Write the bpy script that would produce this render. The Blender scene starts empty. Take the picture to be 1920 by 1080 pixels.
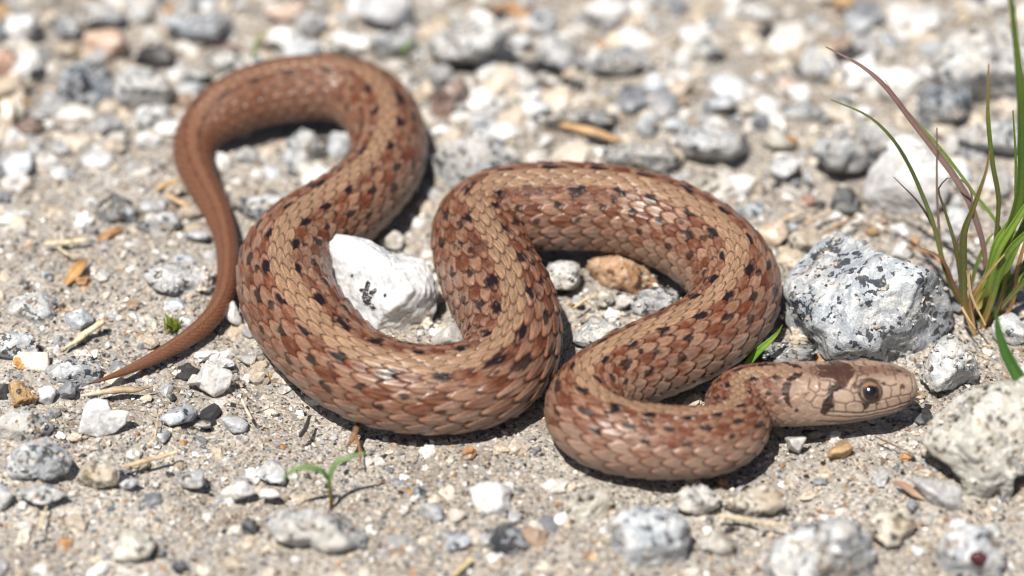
import bpy, bmesh, math, random
import numpy as np
from mathutils import Vector, Matrix

scene = bpy.context.scene
col = scene.collection
rng = np.random.default_rng(11)
random.seed(11)

# ------------------------------------------------------------------ camera
PITCH = math.radians(37.0)
DIST = 0.240                      # metres from the lens to the gravel in the middle of the view
LENS, SENSOR = 100.0, 36.0
FPX = 1920 * LENS / SENSOR
CP, SP = math.cos(PITCH), math.sin(PITCH)
CAM = np.array([0.0, -DIST * CP, DIST * SP])
E1 = np.array([1.0, 0, 0]); E2 = np.array([0, SP, CP]); FWD = np.array([0, CP, -SP])
cd = bpy.data.cameras.new('camera'); cam = bpy.data.objects.new('camera', cd); col.objects.link(cam)
cam.location = CAM; cam.rotation_euler = (math.pi / 2 - PITCH, 0, 0)
cd.lens = LENS; cd.sensor_width = SENSOR; cd.clip_start = 0.01; cd.clip_end = 200
cd.dof.use_dof = True; cd.dof.focus_distance = 0.2290; cd.dof.aperture_fstop = 17.5
cd.dof.aperture_blades = 0
scene.camera = cam

# ------------------------------------------------------------------ sky, sun, exposure
SUN_DIR = Vector((-0.22, -0.38, 0.90)).normalized()      # towards the sun
w = bpy.data.worlds.new('World'); scene.world = w; w.use_nodes = True
nt = w.node_tree; bg = nt.nodes['Background']
sky = nt.nodes.new('ShaderNodeTexSky'); sky.sky_type = 'NISHITA'; sky.sun_disc = False
sky.sun_elevation = math.asin(SUN_DIR.z); sky.sun_rotation = math.atan2(SUN_DIR.x, SUN_DIR.y)
sky.air_density = 1.0; sky.dust_density = 1.5
nt.links.new(sky.outputs[0], bg.inputs[0]); bg.inputs[1].default_value = 0.05
sl = bpy.data.lights.new('sun', 'SUN'); so = bpy.data.objects.new('sun', sl); col.objects.link(so)
sl.energy = 4.6; sl.angle = math.radians(0.53); sl.color = (1.0, 0.94, 0.86)
so.rotation_euler = SUN_DIR.to_track_quat('Z', 'Y').to_euler(); so.location = (0, 0, 1)
scene.view_settings.view_transform = 'Standard'; scene.view_settings.look = 'None'
scene.view_settings.exposure = 0.47; scene.view_settings.gamma = 1.0
scene.view_settings.use_curve_mapping = False
scene.render.engine = 'CYCLES'
scene.cycles.use_denoising = True
try:
    scene.cycles.denoiser = 'OPENIMAGEDENOISE'
    scene.cycles.denoising_prefilter = 'ACCURATE'
except Exception:
    pass
scene.cycles.max_bounces = 6; scene.cycles.diffuse_bounces = 3; scene.cycles.glossy_bounces = 3
scene.cycles.sample_clamp_indirect = 6.0
scene.cycles.filter_width = 1.3 if hasattr(scene.cycles, 'filter_width') else 1.5

# ------------------------------------------------------------------ measuring helpers
def ray(px, py):
    d = FWD + E1 * ((px - 960) / FPX) + E2 * ((540 - py) / FPX)
    return d
def at_z(px, py, z=0.0):            # the point of the plane z seen at that place of the photograph
    d = ray(px, py); t = (z - CAM[2]) / d[2]
    return CAM + d * t
def at_y(px, py, y):                # the point of the upright plane at depth y
    d = ray(px, py); t = (y - CAM[1]) / d[1]
    return CAM + d * t
def mpp(p):                         # metres that one pixel of the photograph covers at p
    return float(np.dot(np.asarray(p) - CAM, FWD)) / FPX

# ------------------------------------------------------------------ numpy noise
def _hash(ix, iy, iz, seed):
    h = (ix.astype(np.int64) * 374761393 + iy.astype(np.int64) * 668265263 + iz.astype(np.int64) * 2147483647 + seed * 1274126177) & 0xffffffff
    h = ((h ^ (h >> 13)) * 1274126177) & 0xffffffff
    h = ((h ^ (h >> 16)) * 2246822519) & 0xffffffff
    return ((h ^ (h >> 15)) & 0xffffff) / float(0xffffff)
def vnoise(p, seed=0):
    p = np.asarray(p, float); i = np.floor(p).astype(np.int64); f = p - i; f = f * f * f * (f * (f * 6 - 15) + 10)
    r = 0
    for dx in (0, 1):
        wx = f[:, 0] if dx else 1 - f[:, 0]
        for dy in (0, 1):
            wy = f[:, 1] if dy else 1 - f[:, 1]
            for dz in (0, 1):
                wz = f[:, 2] if dz else 1 - f[:, 2]
                r = r + wx * wy * wz * _hash(i[:, 0] + dx, i[:, 1] + dy, i[:, 2] + dz, seed)
    return r * 2 - 1
def fbm(p, seed=0, octv=4, gain=0.5):
    a, s, r = 1.0, 1.0, 0
    for k in range(octv):
        r = r + a * vnoise(np.asarray(p) * s + 17.3 * k, seed + k); a *= gain; s *= 2.03
    return r
def sstep(a, b, x):
    t = np.clip((x - a) / (b - a), 0, 1); return t * t * (3 - 2 * t)

# ------------------------------------------------------------------ object helpers
def mesh_np(name, verts, quads=None, tris=None, smooth=True, colors=None):
    me = bpy.data.meshes.new(name)
    verts = np.asarray(verts, np.float32); me.vertices.add(len(verts)); me.vertices.foreach_set('co', verts.ravel())
    loops, starts, n = [], [], 0
    if quads is not None and len(quads):
        q = np.asarray(quads, np.int32); loops.append(q.ravel()); starts.append(np.arange(len(q), dtype=np.int32) * 4); n = len(q) * 4
    if tris is not None and len(tris):
        t = np.asarray(tris, np.int32); loops.append(t.ravel()); starts.append(n + np.arange(len(t), dtype=np.int32) * 3)
    L = np.concatenate(loops); S = np.concatenate(starts)
    me.loops.add(len(L)); me.loops.foreach_set('vertex_index', L)
    me.polygons.add(len(S)); me.polygons.foreach_set('loop_start', S)
    me.update(calc_edges=True)
    me.polygons.foreach_set('use_smooth', np.full(len(S), bool(smooth)))
    if colors is not None:
        ca = me.color_attributes.new('Col', 'FLOAT_COLOR', 'POINT')
        c = np.ones((len(verts), 4), np.float32); c[:, :3] = colors; ca.data.foreach_set('color', c.ravel())
    me.validate()
    return me
def obj(name, me, mat=None, parent=None, loc=None):
    o = bpy.data.objects.new(name, me); col.objects.link(o)
    if mat is not None and me is not None:
        if len(me.materials) == 0: me.materials.append(mat)
    if loc is not None: o.location = loc
    if parent is not None: o.parent = parent
    return o
def tag(o, label=None, cat=None, group=None, kind=None):
    if label: o['label'] = label
    if cat: o['category'] = cat
    if group: o['group'] = group
    if kind: o['kind'] = kind
    return o
def srgb(r, g, b):
    f = lambda c: ((c / 255 + 0.055) / 1.055) ** 2.4 if c > 10 else c / 255 / 12.92
    return np.array([f(r), f(g), f(b)])

# ------------------------------------------------------------------ materials
def new_mat(name):
    m = bpy.data.materials.new(name); m.use_nodes = True
    b = m.node_tree.nodes['Principled BSDF']; return m, m.node_tree, b
def N(nt, t, **kw):
    n = nt.nodes.new(t)
    for k, v in kw.items(): setattr(n, k, v)
    return n
def ramp(nt, stops, interp='LINEAR'):
    r = N(nt, 'ShaderNodeValToRGB'); cr = r.color_ramp; cr.interpolation = interp
    while len(cr.elements) < len(stops): cr.elements.new(0.5)
    for e, (p, c) in zip(cr.elements, stops):
        e.position = p; e.color = (*c, 1) if not np.isscalar(c) else (c, c, c, 1)
    return r
def mixc(nt, fac, a, b, mode='MIX'):
    m = N(nt, 'ShaderNodeMix', data_type='RGBA', blend_type=mode)
    for sock, v in ((m.inputs[0], fac), (m.inputs[6], a), (m.inputs[7], b)):
        if hasattr(v, 'is_output'): nt.links.new(v, sock)
        elif np.isscalar(v): sock.default_value = v
        else: sock.default_value = (*v, 1)
    return m.outputs[2]
def world_pos(nt):
    g = N(nt, 'ShaderNodeNewGeometry'); oi = N(nt, 'ShaderNodeObjectInfo')
    mul = N(nt, 'ShaderNodeMath', operation='MULTIPLY'); mul.inputs[1].default_value = 3.7
    nt.links.new(oi.outputs['Random'], mul.inputs[0])
    add = N(nt, 'ShaderNodeVectorMath', operation='ADD')
    nt.links.new(g.outputs['Position'], add.inputs[0]); nt.links.new(mul.outputs[0], add.inputs[1])
    return add.outputs[0], oi.outputs['Random']

def rock_mat(name, white, grey, dark, dark_frac=0.2, grey_frac=0.35, crystal=900, dirt=0.25, rough=0.6, sss=0.0,
             dirt_col=(0.42, 0.33, 0.22), clump=1.0):
    m, nt, b = new_mat(name)
    pos, rnd = world_pos(nt)
    nz = N(nt, 'ShaderNodeTexNoise'); nz.inputs['Scale'].default_value = crystal * 0.9; nz.inputs['Detail'].default_value = 2
    nt.links.new(pos, nz.inputs['Vector'])
    sc = N(nt, 'ShaderNodeVectorMath', operation='SCALE'); sc.inputs['Scale'].default_value = 1.7 / crystal
    nt.links.new(nz.outputs['Color'], sc.inputs[0])
    wp = N(nt, 'ShaderNodeVectorMath', operation='ADD'); nt.links.new(pos, wp.inputs[0]); nt.links.new(sc.outputs[0], wp.inputs[1])
    v = N(nt, 'ShaderNodeTexVoronoi'); v.inputs['Scale'].default_value = crystal; nt.links.new(wp.outputs[0], v.inputs['Vector'])
    sep = N(nt, 'ShaderNodeSeparateColor'); nt.links.new(v.outputs['Color'], sep.inputs[0])
    # dark crystals gather in clumps
    cn = N(nt, 'ShaderNodeTexNoise'); cn.inputs['Scale'].default_value = crystal * 0.22; cn.inputs['Detail'].default_value = 3
    nt.links.new(pos, cn.inputs['Vector'])
    cl = N(nt, 'ShaderNodeMath', operation='MULTIPLY_ADD'); cl.inputs[1].default_value = -clump * 1.6; cl.inputs[2].default_value = clump * 0.8
    nt.links.new(cn.outputs['Fac'], cl.inputs[0])
    ad = N(nt, 'ShaderNodeMath', operation='ADD'); nt.links.new(sep.outputs[0], ad.inputs[0]); nt.links.new(cl.outputs[0], ad.inputs[1])
    r1 = ramp(nt, [(0.0, dark), (dark_frac, dark), (dark_frac + 0.02, grey), (dark_frac + grey_frac, grey), (min(0.99, dark_frac + grey_frac + 0.25), white)])
    nt.links.new(ad.outputs[0], r1.inputs[0])
    # small value changes inside the crystals
    fn = N(nt, 'ShaderNodeTexNoise'); fn.inputs['Scale'].default_value = crystal * 3; fn.inputs['Detail'].default_value = 4
    nt.links.new(pos, fn.inputs['Vector'])
    r2 = ramp(nt, [(0.3, 0.72), (0.7, 1.1)]); nt.links.new(fn.outputs['Fac'], r2.inputs[0])
    c = mixc(nt, 1.0, r1.outputs[0], r2.outputs[0], 'MULTIPLY')
    # sand and rust clinging in stains
    dn = N(nt, 'ShaderNodeTexNoise'); dn.inputs['Scale'].default_value = 260; dn.inputs['Detail'].default_value = 6; dn.inputs['Roughness'].default_value = 0.7
    nt.links.new(pos, dn.inputs['Vector'])
    r3 = ramp(nt, [(0.48, 0.0), (0.68, 1.0)]); nt.links.new(dn.outputs['Fac'], r3.inputs[0])
    dm = N(nt, 'ShaderNodeMath', operation='MULTIPLY'); dm.inputs[1].default_value = dirt; nt.links.new(r3.outputs[0], dm.inputs[0])
    c = mixc(nt, dm.outputs[0], c, dirt_col)
    # each stone its own tone
    r4 = ramp(nt, [(0.0, (0.76, 0.78, 0.82)), (0.35, (1.0, 0.98, 0.95)), (0.7, (0.88, 0.93, 1.0)), (1.0, (1.06, 1.04, 1.0))]); nt.links.new(rnd, r4.inputs[0])
    c = mixc(nt, 1.0, c, r4.outputs[0], 'MULTIPLY')
    nt.links.new(c, b.inputs['Base Color'])
    r5 = ramp(nt, [(0.0, rough * 0.45), (0.5, rough), (1.0, min(1, rough * 1.3))]); nt.links.new(sep.outputs[1], r5.inputs[0])
    nt.links.new(r5.outputs[0], b.inputs['Roughness'])
    b.inputs['Specular IOR Level'].default_value = 0.45
    if sss:
        b.inputs['Subsurface Weight'].default_value = sss; b.inputs['Subsurface Radius'].default_value = (1, 0.9, 0.8); b.inputs['Subsurface Scale'].default_value = 0.0010
    bm1 = N(nt, 'ShaderNodeBump'); bm1.inputs['Strength'].default_value = 0.5; bm1.inputs['Distance'].default_value = 0.00022
    hs = N(nt, 'ShaderNodeMath', operation='ADD'); nt.links.new(sep.outputs[2], hs.inputs[0]); nt.links.new(fn.outputs['Fac'], hs.inputs[1])
    nt.links.new(hs.outputs[0], bm1.inputs['Height'])
    nt.links.new(bm1.outputs[0], b.inputs['Normal'])
    return m

M = {}
M['granite'] = rock_mat('granite', (0.61, 0.61, 0.60), (0.42, 0.435, 0.44), (0.07, 0.078, 0.09), 0.10, 0.42, 2100, 0.35)
M['granite_dark'] = rock_mat('granite_dark', (0.52, 0.53, 0.53), (0.25, 0.27, 0.29), (0.03, 0.035, 0.045), 0.30, 0.36, 1900, 0.3)
M['granite_pale'] = rock_mat('granite_pale', (0.66, 0.66, 0.65), (0.42, 0.44, 0.455), (0.07, 0.075, 0.085), 0.085, 0.42, 2100, 0.45)
M['granite_sandy'] = rock_mat('granite_sandy', (0.70, 0.67, 0.59), (0.48, 0.45, 0.38), (0.06, 0.055, 0.05), 0.09, 0.34, 2200, 0.75)
M['granite_blue'] = rock_mat('granite_blue', (0.58, 0.60, 0.61), (0.37, 0.40, 0.43), (0.05, 0.058, 0.075), 0.13, 0.42, 1900, 0.22, clump=1.7)
M['granite_cream'] = rock_mat('granite_cream', (0.74, 0.72, 0.65), (0.55, 0.53, 0.46), (0.13, 0.12, 0.10), 0.06, 0.36, 2000, 0.5)
M['quartz_glassy'] = rock_mat('quartz_glassy', (0.78, 0.79, 0.80), (0.70, 0.71, 0.73), (0.60, 0.61, 0.63), 0.10, 0.34, 800, 0.16, 0.25, 0.55, (0.52, 0.46, 0.35))
M['quartz'] = rock_mat('quartz', (0.75, 0.75, 0.75), (0.65, 0.655, 0.66), (0.54, 0.545, 0.55), 0.10, 0.34, 900, 0.30, 0.36, 0.25, (0.50, 0.44, 0.33))
M['quartz_warm'] = rock_mat('quartz_warm', (0.70, 0.66, 0.60), (0.60, 0.55, 0.48), (0.50, 0.42, 0.34), 0.12, 0.3, 700, 0.3, 0.4, 0.2, (0.60, 0.38, 0.20))
M['quartz_rust'] = rock_mat('quartz_rust', (0.85, 0.81, 0.75), (0.80, 0.72, 0.62), (0.62, 0.36, 0.13), 0.10, 0.2, 420, 0.7, 0.4, 0.2, (0.62, 0.32, 0.10))
M['tan'] = rock_mat('tan_stone', (0.60, 0.50, 0.39), (0.47, 0.37, 0.27), (0.20, 0.14, 0.10), 0.12, 0.35, 900, 0.4)
M['ochre'] = rock_mat('ochre_stone', (0.52, 0.36, 0.20), (0.42, 0.27, 0.13), (0.20, 0.11, 0.05), 0.18, 0.4, 1100, 0.3)
M['rust'] = rock_mat('rust_granite', (0.56, 0.40, 0.27), (0.42, 0.24, 0.13), (0.10, 0.055, 0.04), 0.24, 0.38, 1300, 0.35, dirt_col=(0.50, 0.25, 0.12))
M['pink'] = rock_mat('pink_stone', (0.72, 0.55, 0.46), (0.62, 0.42, 0.32), (0.36, 0.20, 0.15), 0.10, 0.35, 800, 0.25)
M['rust_crust'] = rock_mat('rust_crust', (0.66, 0.36, 0.12), (0.58, 0.29, 0.08), (0.40, 0.18, 0.05), 0.15, 0.4, 1500, 0.2)
M['brown'] = rock_mat('brown_stone', (0.36, 0.28, 0.24), (0.27, 0.19, 0.16), (0.12, 0.08, 0.07), 0.2, 0.4, 800, 0.3)
M['dark'] = rock_mat('dark_stone', (0.30, 0.31, 0.31), (0.12, 0.125, 0.13), (0.03, 0.03, 0.035), 0.35, 0.42, 900, 0.2)
M['black'] = rock_mat('black_mineral', (0.07, 0.07, 0.075), (0.04, 0.04, 0.045), (0.015, 0.015, 0.018), 0.4, 0.4, 1200, 0.08, 0.3)
M['grey'] = rock_mat('grey_quartz', (0.58, 0.57, 0.56), (0.48, 0.47, 0.47), (0.34, 0.33, 0.33), 0.1, 0.4, 900, 0.15, 0.35, 0.25)
M['garnet'] = rock_mat('garnet', (0.10, 0.03, 0.035), (0.07, 0.018, 0.024), (0.03, 0.008, 0.012), 0.3, 0.3, 900, 0.0, 0.15)

def sand_mat():
    m, nt, b = new_mat('sand')
    g = N(nt, 'ShaderNodeNewGeometry')
    n1 = N(nt, 'ShaderNodeTexNoise'); n1.inputs['Scale'].default_value = 90; n1.inputs['Detail'].default_value = 5; nt.links.new(g.outputs['Position'], n1.inputs['Vector'])
    r1 = ramp(nt, [(0.3, (0.25, 0.222, 0.19)), (0.55, (0.335, 0.307, 0.272)), (0.75, (0.43, 0.405, 0.37))]); nt.links.new(n1.outputs['Fac'], r1.inputs[0])
    v = N(nt, 'ShaderNodeTexVoronoi'); v.inputs['Scale'].default_value = 4200; nt.links.new(g.outputs['Position'], v.inputs['Vector'])
    sep = N(nt, 'ShaderNodeSeparateColor'); nt.links.new(v.outputs['Color'], sep.inputs[0])
    r2 = ramp(nt, [(0.0, 0.2), (0.07, 0.25), (0.11, 0.75), (0.6, 1.0), (0.9, 1.45)]); nt.links.new(sep.outputs[0], r2.inputs[0])
    c = mixc(nt, 1.0, r1.outputs[0], r2.outputs[0], 'MULTIPLY')
    nt.links.new(c, b.inputs['Base Color']); b.inputs['Roughness'].default_value = 0.75
    bp = N(nt, 'ShaderNodeBump'); bp.inputs['Strength'].default_value = 0.7; bp.inputs['Distance'].default_value = 0.00018
    nt.links.new(v.outputs['Distance'], bp.inputs['Height']); bp.invert = True
    nt.links.new(bp.outputs[0], b.inputs['Normal'])
    return m
M['sand'] = sand_mat()
def vcol_mat(name, rough=0.5, spec=0.5, noise=0.0, nscale=3000, transl=0.0, sss=0.0, coat=0.0):
    m, nt, b = new_mat(name)
    a = N(nt, 'ShaderNodeAttribute', attribute_name='Col'); c = a.outputs['Color']
    if noise:
        g = N(nt, 'ShaderNodeNewGeometry'); n = N(nt, 'ShaderNodeTexNoise'); n.inputs['Scale'].default_value = nscale; n.inputs['Detail'].default_value = 3
        nt.links.new(g.outputs['Position'], n.inputs['Vector'])
        r = ramp(nt, [(0.25, 1 - noise), (0.75, 1 + noise)]); nt.links.new(n.outputs['Fac'], r.inputs[0])
        c = mixc(nt, 1.0, c, r.outputs[0], 'MULTIPLY')
    nt.links.new(c, b.inputs['Base Color']); b.inputs['Roughness'].default_value = rough; b.inputs['Specular IOR Level'].default_value = spec
    if coat: b.inputs['Coat Weight'].default_value = coat; b.inputs['Coat Roughness'].default_value = 0.2
    if sss:
        b.inputs['Subsurface Weight'].default_value = sss; b.inputs['Subsurface Scale'].default_value = 0.0004
    if transl:
        t = N(nt, 'ShaderNodeBsdfTranslucent'); nt.links.new(c, t.inputs['Color'])
        mx = N(nt, 'ShaderNodeMixShader'); mx.inputs[0].default_value = transl
        nt.links.new(b.outputs[0], mx.inputs[1]); nt.links.new(t.outputs[0], mx.inputs[2])
        nt.links.new(mx.outputs[0], nt.nodes['Material Output'].inputs['Surface'])
    return m
M['grain'] = vcol_mat('sand_grains', 0.33, 0.55, 0.2, 6000)
M['grit'] = vcol_mat('grit', 0.5, 0.5, 0.35, 4200)
M['blade'] = vcol_mat('grass_blade', 0.45, 0.4, 0.12, 2500, transl=0.3)
M['twig'] = vcol_mat('dry_straw', 0.7, 0.3, 0.3, 2600)

# ------------------------------------------------------------------ the snake's course: places of the middle line (pixels of the photo), girth, lift, roll
# px, py, girth px, lift of the belly off the gravel (mm), roll of the back (deg, + turns the back towards the viewer's side)
PATH = [
 (178, 717, 4, 0.6, 0), (218, 703, 12, 0.3, 0), (259, 687, 20, 0.2, 0), (328, 651, 30, 0.2, 0), (388, 609, 37, 0.2, 0), (420, 559, 38, 0.2, 0), (427, 501, 38, 0.2, 0),
 (424, 446, 43, 0.2, 0), (403, 388, 54, 0.2, 0), (381, 350, 60, 0.2, 0), (362, 305, 68, 0.3, 0), (362, 268, 78, 0.3, 0), (382, 237, 92, 0.4, 0),
 (413, 212, 108, 0.6, 0), (455, 191, 117, 0.7, 2), (509, 174, 121, 0.7, 4), (553, 168, 123, 0.8, 4), (597, 164, 124, 0.8, 4), (639, 167, 126, 0.6, 2),
 (672, 178, 130, 0.4, 0), (700, 197, 134, 0.3, 0), (720, 226, 137, 0.2, -4), (730, 263, 138, 0.1, -6), (728, 298, 138, 0.1, -4), (712, 333, 141, 0.1, 0),
 (674, 373, 146, 0.1, 2), (633, 405, 151, 0.0, 4), (583, 436, 158, 0.0, 8), (546, 470, 166, 0.0, 10), (532, 510, 172, 0.0, 12), (538, 556, 177, 0.0, 14),
 (574, 613, 176, 0.0, 15), (648, 687, 168, 0.0, 16), (720, 722, 167, 0.0, 16), (789, 733, 167, 0.0, 16), (844, 733, 167, 0.0, 14), (900, 724, 169, 0.0, 10),
 (938, 702, 172, 0.0, 6), (960, 668, 178, 0.0, 2), (965, 632, 184, 0.0, -2), (952, 580, 187, 0.0, -6), (924, 527, 185, 0.0, -8), (904, 478, 180, 0.1, -6),
 (895, 442, 174, 0.3, 0), (900, 414, 169, 0.6, 4), (926, 398, 166, 0.9, 8), (975, 391, 164, 1.1, 10), (1040, 388, 163, 1.2, 11), (1090, 389, 162, 1.2, 11),
 (1148, 392, 163, 1.0, 10), (1212, 407, 167, 0.7, 8), (1280, 435, 170, 0.4, 5), (1330, 468, 171, 0.2, 2), (1367, 505, 168, 0.1, -2), (1384, 542, 165, 0.0, -6),
 (1377, 578, 162, 0.0, -6), (1348, 612, 159, 0.0, -4), (1297, 645, 156, 0.0, -4), (1215, 680, 154, 0.0, -6), (1150, 710, 151, 0.0, -10), (1108, 738, 150, 0.0, -12),
 (1091, 770, 150, 0.0, -13), (1104, 802, 149, 0.0, -14), (1150, 822, 147, 0.0, -15), (1213, 832, 145, 0.0, -15), (1280, 835, 141, 0.0, -15), (1340, 832, 134, 0.0, -14),
 (1380, 818, 126, 0.1, -14), (1392, 793, 120, 0.3, -8), (1376, 766, 116, 0.4, -2), (1366, 748, 114, 0.5, 0), (1380, 741, 114, 0.6, 0), (1412, 741, 116, 0.65, 0),
]
# head and neck, measured on an enlargement (6.62 : 1, corner 1440, 660)
HK = 6.62
HX = np.array([0, 150, 300, 450, 600, 800, 1000, 1200, 1400, 1550, 1650, 1720, 1780, 1820, 1840.])
HYC = np.array([540, 536, 531, 527, 522, 511, 495, 472, 464, 455, 440, 432, 414, 402, 397.])
HW = np.array([118, 118, 118, 117, 115, 111, 107.5, 102, 96, 86.5, 76, 65, 50, 33, 0.])
for hx, hy in ((0, 540), (300, 531), (600, 522), (900, 503), (1200, 472), (1500, 458), (1840, 397)):
    PATH.append((1440 + hx / HK, 660 + hy / HK, float(np.interp(hx, HX, HW)), 0.7, 0, 0.0030 + 0.0004 * hx / 1840))

def build_path():
    P, R, Lf, Ro, PX = [], [], [], [], []
    for (px, py, g, lift, roll, *zz) in PATH:
        p = at_z(px, py, 0)
        for _ in range(4):
            r = 0.5 * g * mpp(p); p = at_z(px, py, zz[0] if zz else r * 0.93 + lift * 0.001)
        P.append(p); R.append(r); Ro.append(math.radians(roll)); PX.append(px)
    P = np.array(P); R = np.array(R); Ro = np.array(Ro); PX = np.array(PX, float)
    d = np.concatenate([[0], np.cumsum(np.sqrt(np.linalg.norm(np.diff(P, axis=0), axis=1)))])
    def catmull(Y):
        Y = np.asarray(Y, float).reshape(len(d), -1)
        m = np.gradient(Y, axis=0) * 0
        for k in range(len(d)):
            a, b = max(0, k - 1), min(len(d) - 1, k + 1); m[k] = (Y[b] - Y[a]) / (d[b] - d[a])
        t = np.linspace(0, d[-1], 9000); k = np.clip(np.searchsorted(d, t, 'right') - 1, 0, len(d) - 2)
        h = (d[k + 1] - d[k])[:, None]; u = ((t - d[k]) / (d[k + 1] - d[k]))[:, None]
        return (2 * u**3 - 3 * u**2 + 1) * Y[k] + (u**3 - 2 * u**2 + u) * h * m[k] + (-2 * u**3 + 3 * u**2) * Y[k + 1] + (u**3 - u**2) * h * m[k + 1]
    C = catmull(P); RR = catmull(R)[:, 0]; RO = catmull(Ro)[:, 0]; XX = catmull(PX)[:, 0]
    s = np.concatenate([[0], np.cumsum(np.linalg.norm(np.diff(C, axis=0), axis=1))])
    S = np.linspace(0, s[-1], 8000)
    C = np.stack([np.interp(S, s, C[:, i]) for i in range(3)], 1); RR = np.interp(S, s, RR); RO = np.interp(S, s, RO); XX = np.interp(S, s, XX)
    ds = S[1] - S[0]; k = int(0.0016 / ds); ker = np.exp(-0.5 * (np.arange(-3 * k, 3 * k + 1) / k) ** 2); ker /= ker.sum()
    def sm(a):
        n = len(ker) // 2
        ap = np.concatenate([2 * a[0] - a[1:n + 1][::-1], a, 2 * a[-1] - a[-n - 1:-1][::-1]])
        return np.convolve(ap, ker, 'valid')
    C = np.stack([sm(C[:, i]) for i in range(3)], 1); RR = sm(RR); RO = sm(RO)
    return S, C, RR, RO, XX
S_, C_, R_, RO_, XX_ = build_path()
R_ = np.maximum(R_, 0.00006) * (1 + 0.022 * vnoise(np.stack([S_ * 170, S_ * 0, S_ * 0], 1), 51))

# ------------------------------------------------------------------ ground
GX0, GX1, GY0, GY1 = -0.066, 0.066, -0.058, 0.085
def axis(a, b, n):
    inner = np.linspace(a, b, n); g = np.geomspace(0.0008, 25, 34)
    return np.concatenate([a - g[::-1], inner, b + g])
def ground_h(x, y):
    p = np.stack([x, y, np.zeros_like(x)], 1)
    h = 0.0007 * fbm(p * 55, 3, 3) + 0.00035 * fbm(p * 260, 5, 3) + 0.00010 * fbm(p * 1500, 9, 2)
    return h - 0.0005
def dist_snake(x, y, step=12):
    A = C_[::step]; rr = R_[::step]; out = np.full(len(x), 1e9); rad = np.zeros(len(x)); zz = np.zeros(len(x))
    for i in range(0, len(x), 20000):
        d = (x[i:i+20000, None] - A[None, :, 0]) ** 2 + (y[i:i+20000, None] - A[None, :, 1]) ** 2
        e = np.sqrt(d) - rr[None]; j = e.argmin(1); out[i:i+20000] = e[np.arange(len(j)), j]; rad[i:i+20000] = rr[j]; zz[i:i+20000] = A[j, 2] - rr[j]
    return out, rad, zz        # gap from the body's outline seen from above
ax = axis(GX0, GX1, 220); ay = axis(GY0, GY1, 240)
gx, gy = np.meshgrid(ax, ay); gxf, gyf = gx.ravel(), gy.ravel()
gh = ground_h(gxf, gyf)
inn = (gxf > GX0) & (gxf < GX1) & (gyf > GY0) & (gyf < GY1)
e = np.full(len(gxf), 1.0); e[inn] = dist_snake(gxf[inn], gyf[inn], 20)[0]
press = 1 - sstep(-0.001, 0.0015, e)
gh = gh * (1 - press) + np.minimum(gh, -0.0003) * press
far = np.maximum(np.abs(gxf), np.abs(gyf)); gh = np.where(far > 0.3, -0.0005 + 0.02 * (fbm(np.stack([gxf, gyf, gyf * 0], 1) * 1.1, 4, 3)) * sstep(0.3, 2, far), gh)
nx, ny = len(ax), len(ay); idx = np.arange(nx * ny).reshape(ny, nx)
quads = np.stack([idx[:-1, :-1], idx[:-1, 1:], idx[1:, 1:], idx[1:, :-1]], -1).reshape(-1, 4)
ground = obj('ground', mesh_np('ground', np.stack([gxf, gyf, gh], 1), quads), M['sand']); tag(ground, kind='structure')
ground['label'] = 'pale tan sandy ground under the gravel'

# ------------------------------------------------------------------ rocks
_ico = {}
def ico(sub):
    if sub not in _ico:
        bm = bmesh.new(); bmesh.ops.create_icosphere(bm, subdivisions=sub, radius=1)
        v = np.array([x.co[:] for x in bm.verts]); f = np.array([[x.index for x in q.verts] for q in bm.faces]); bm.free(); _ico[sub] = (v / np.linalg.norm(v, axis=1)[:, None], f)
    return _ico[sub]
def rock_shape(seed, sub=4, facets=9, sharp=18.0, rough=0.07, lo=0.55, hi=0.95):
    r = np.random.default_rng(seed); d, f = ico(sub)
    n = r.normal(size=(facets, 3)); n /= np.linalg.norm(n, axis=1)[:, None]; off = r.uniform(lo, hi, facets)
    cosv = np.maximum(d @ n.T, 0.02); rad = off[None] / cosv
    rad = np.concatenate([rad, np.full((len(d), 1), 1.12)], 1)
    R = (np.sum(rad ** -sharp, 1)) ** (-1 / sharp)              # soft intersection of broken faces
    v = d * R[:, None]
    nz = fbm(v * 1.7, seed, 4, 0.55); ridg = 1 - np.abs(fbm(v * 3.1 + 5, seed + 40, 3))
    fine = fbm(v * 8, seed + 70, 3, 0.65)
    pits = np.clip(fbm(v * 4.2 + 3, seed + 90, 2) - 0.25, 0, 1)
    v = v * (1 + rough * nz + rough * 0.4 * (ridg - 0.6) + rough * 0.32 * fine - rough * 0.5 * pits)[:, None]
    return v, f
def outline_radius(poly, n=256):
    poly = np.asarray(poly, float); c = (poly.max(0) + poly.min(0)) / 2
    q = poly - c; th = np.linspace(-math.pi, math.pi, n, endpoint=False); R = np.zeros(n)
    for k, t in enumerate(th):
        d = np.array([math.cos(t), math.sin(t)]); best = 0
        for a, b in zip(q, np.roll(q, -1, 0)):
            e = b - a; den = d[0] * e[1] - d[1] * e[0]
            if abs(den) < 1e-9: continue
            tt = (a[0] * e[1] - a[1] * e[0]) / den; uu = (a[0] * d[1] - a[1] * d[0]) / den
            if tt > 0 and -1e-6 <= uu <= 1 + 1e-6: best = max(best, tt)
        R[k] = best
    return c, th, R
SPOTS = []          # (x, y, radius) of what already stands on the ground
def clear_of(x, y, r, gap=0.0):
    for (a, b, c) in SPOTS:
        if (a - x) ** 2 + (b - y) ** 2 < (c + r + gap) ** 2: return False
    return True
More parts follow.
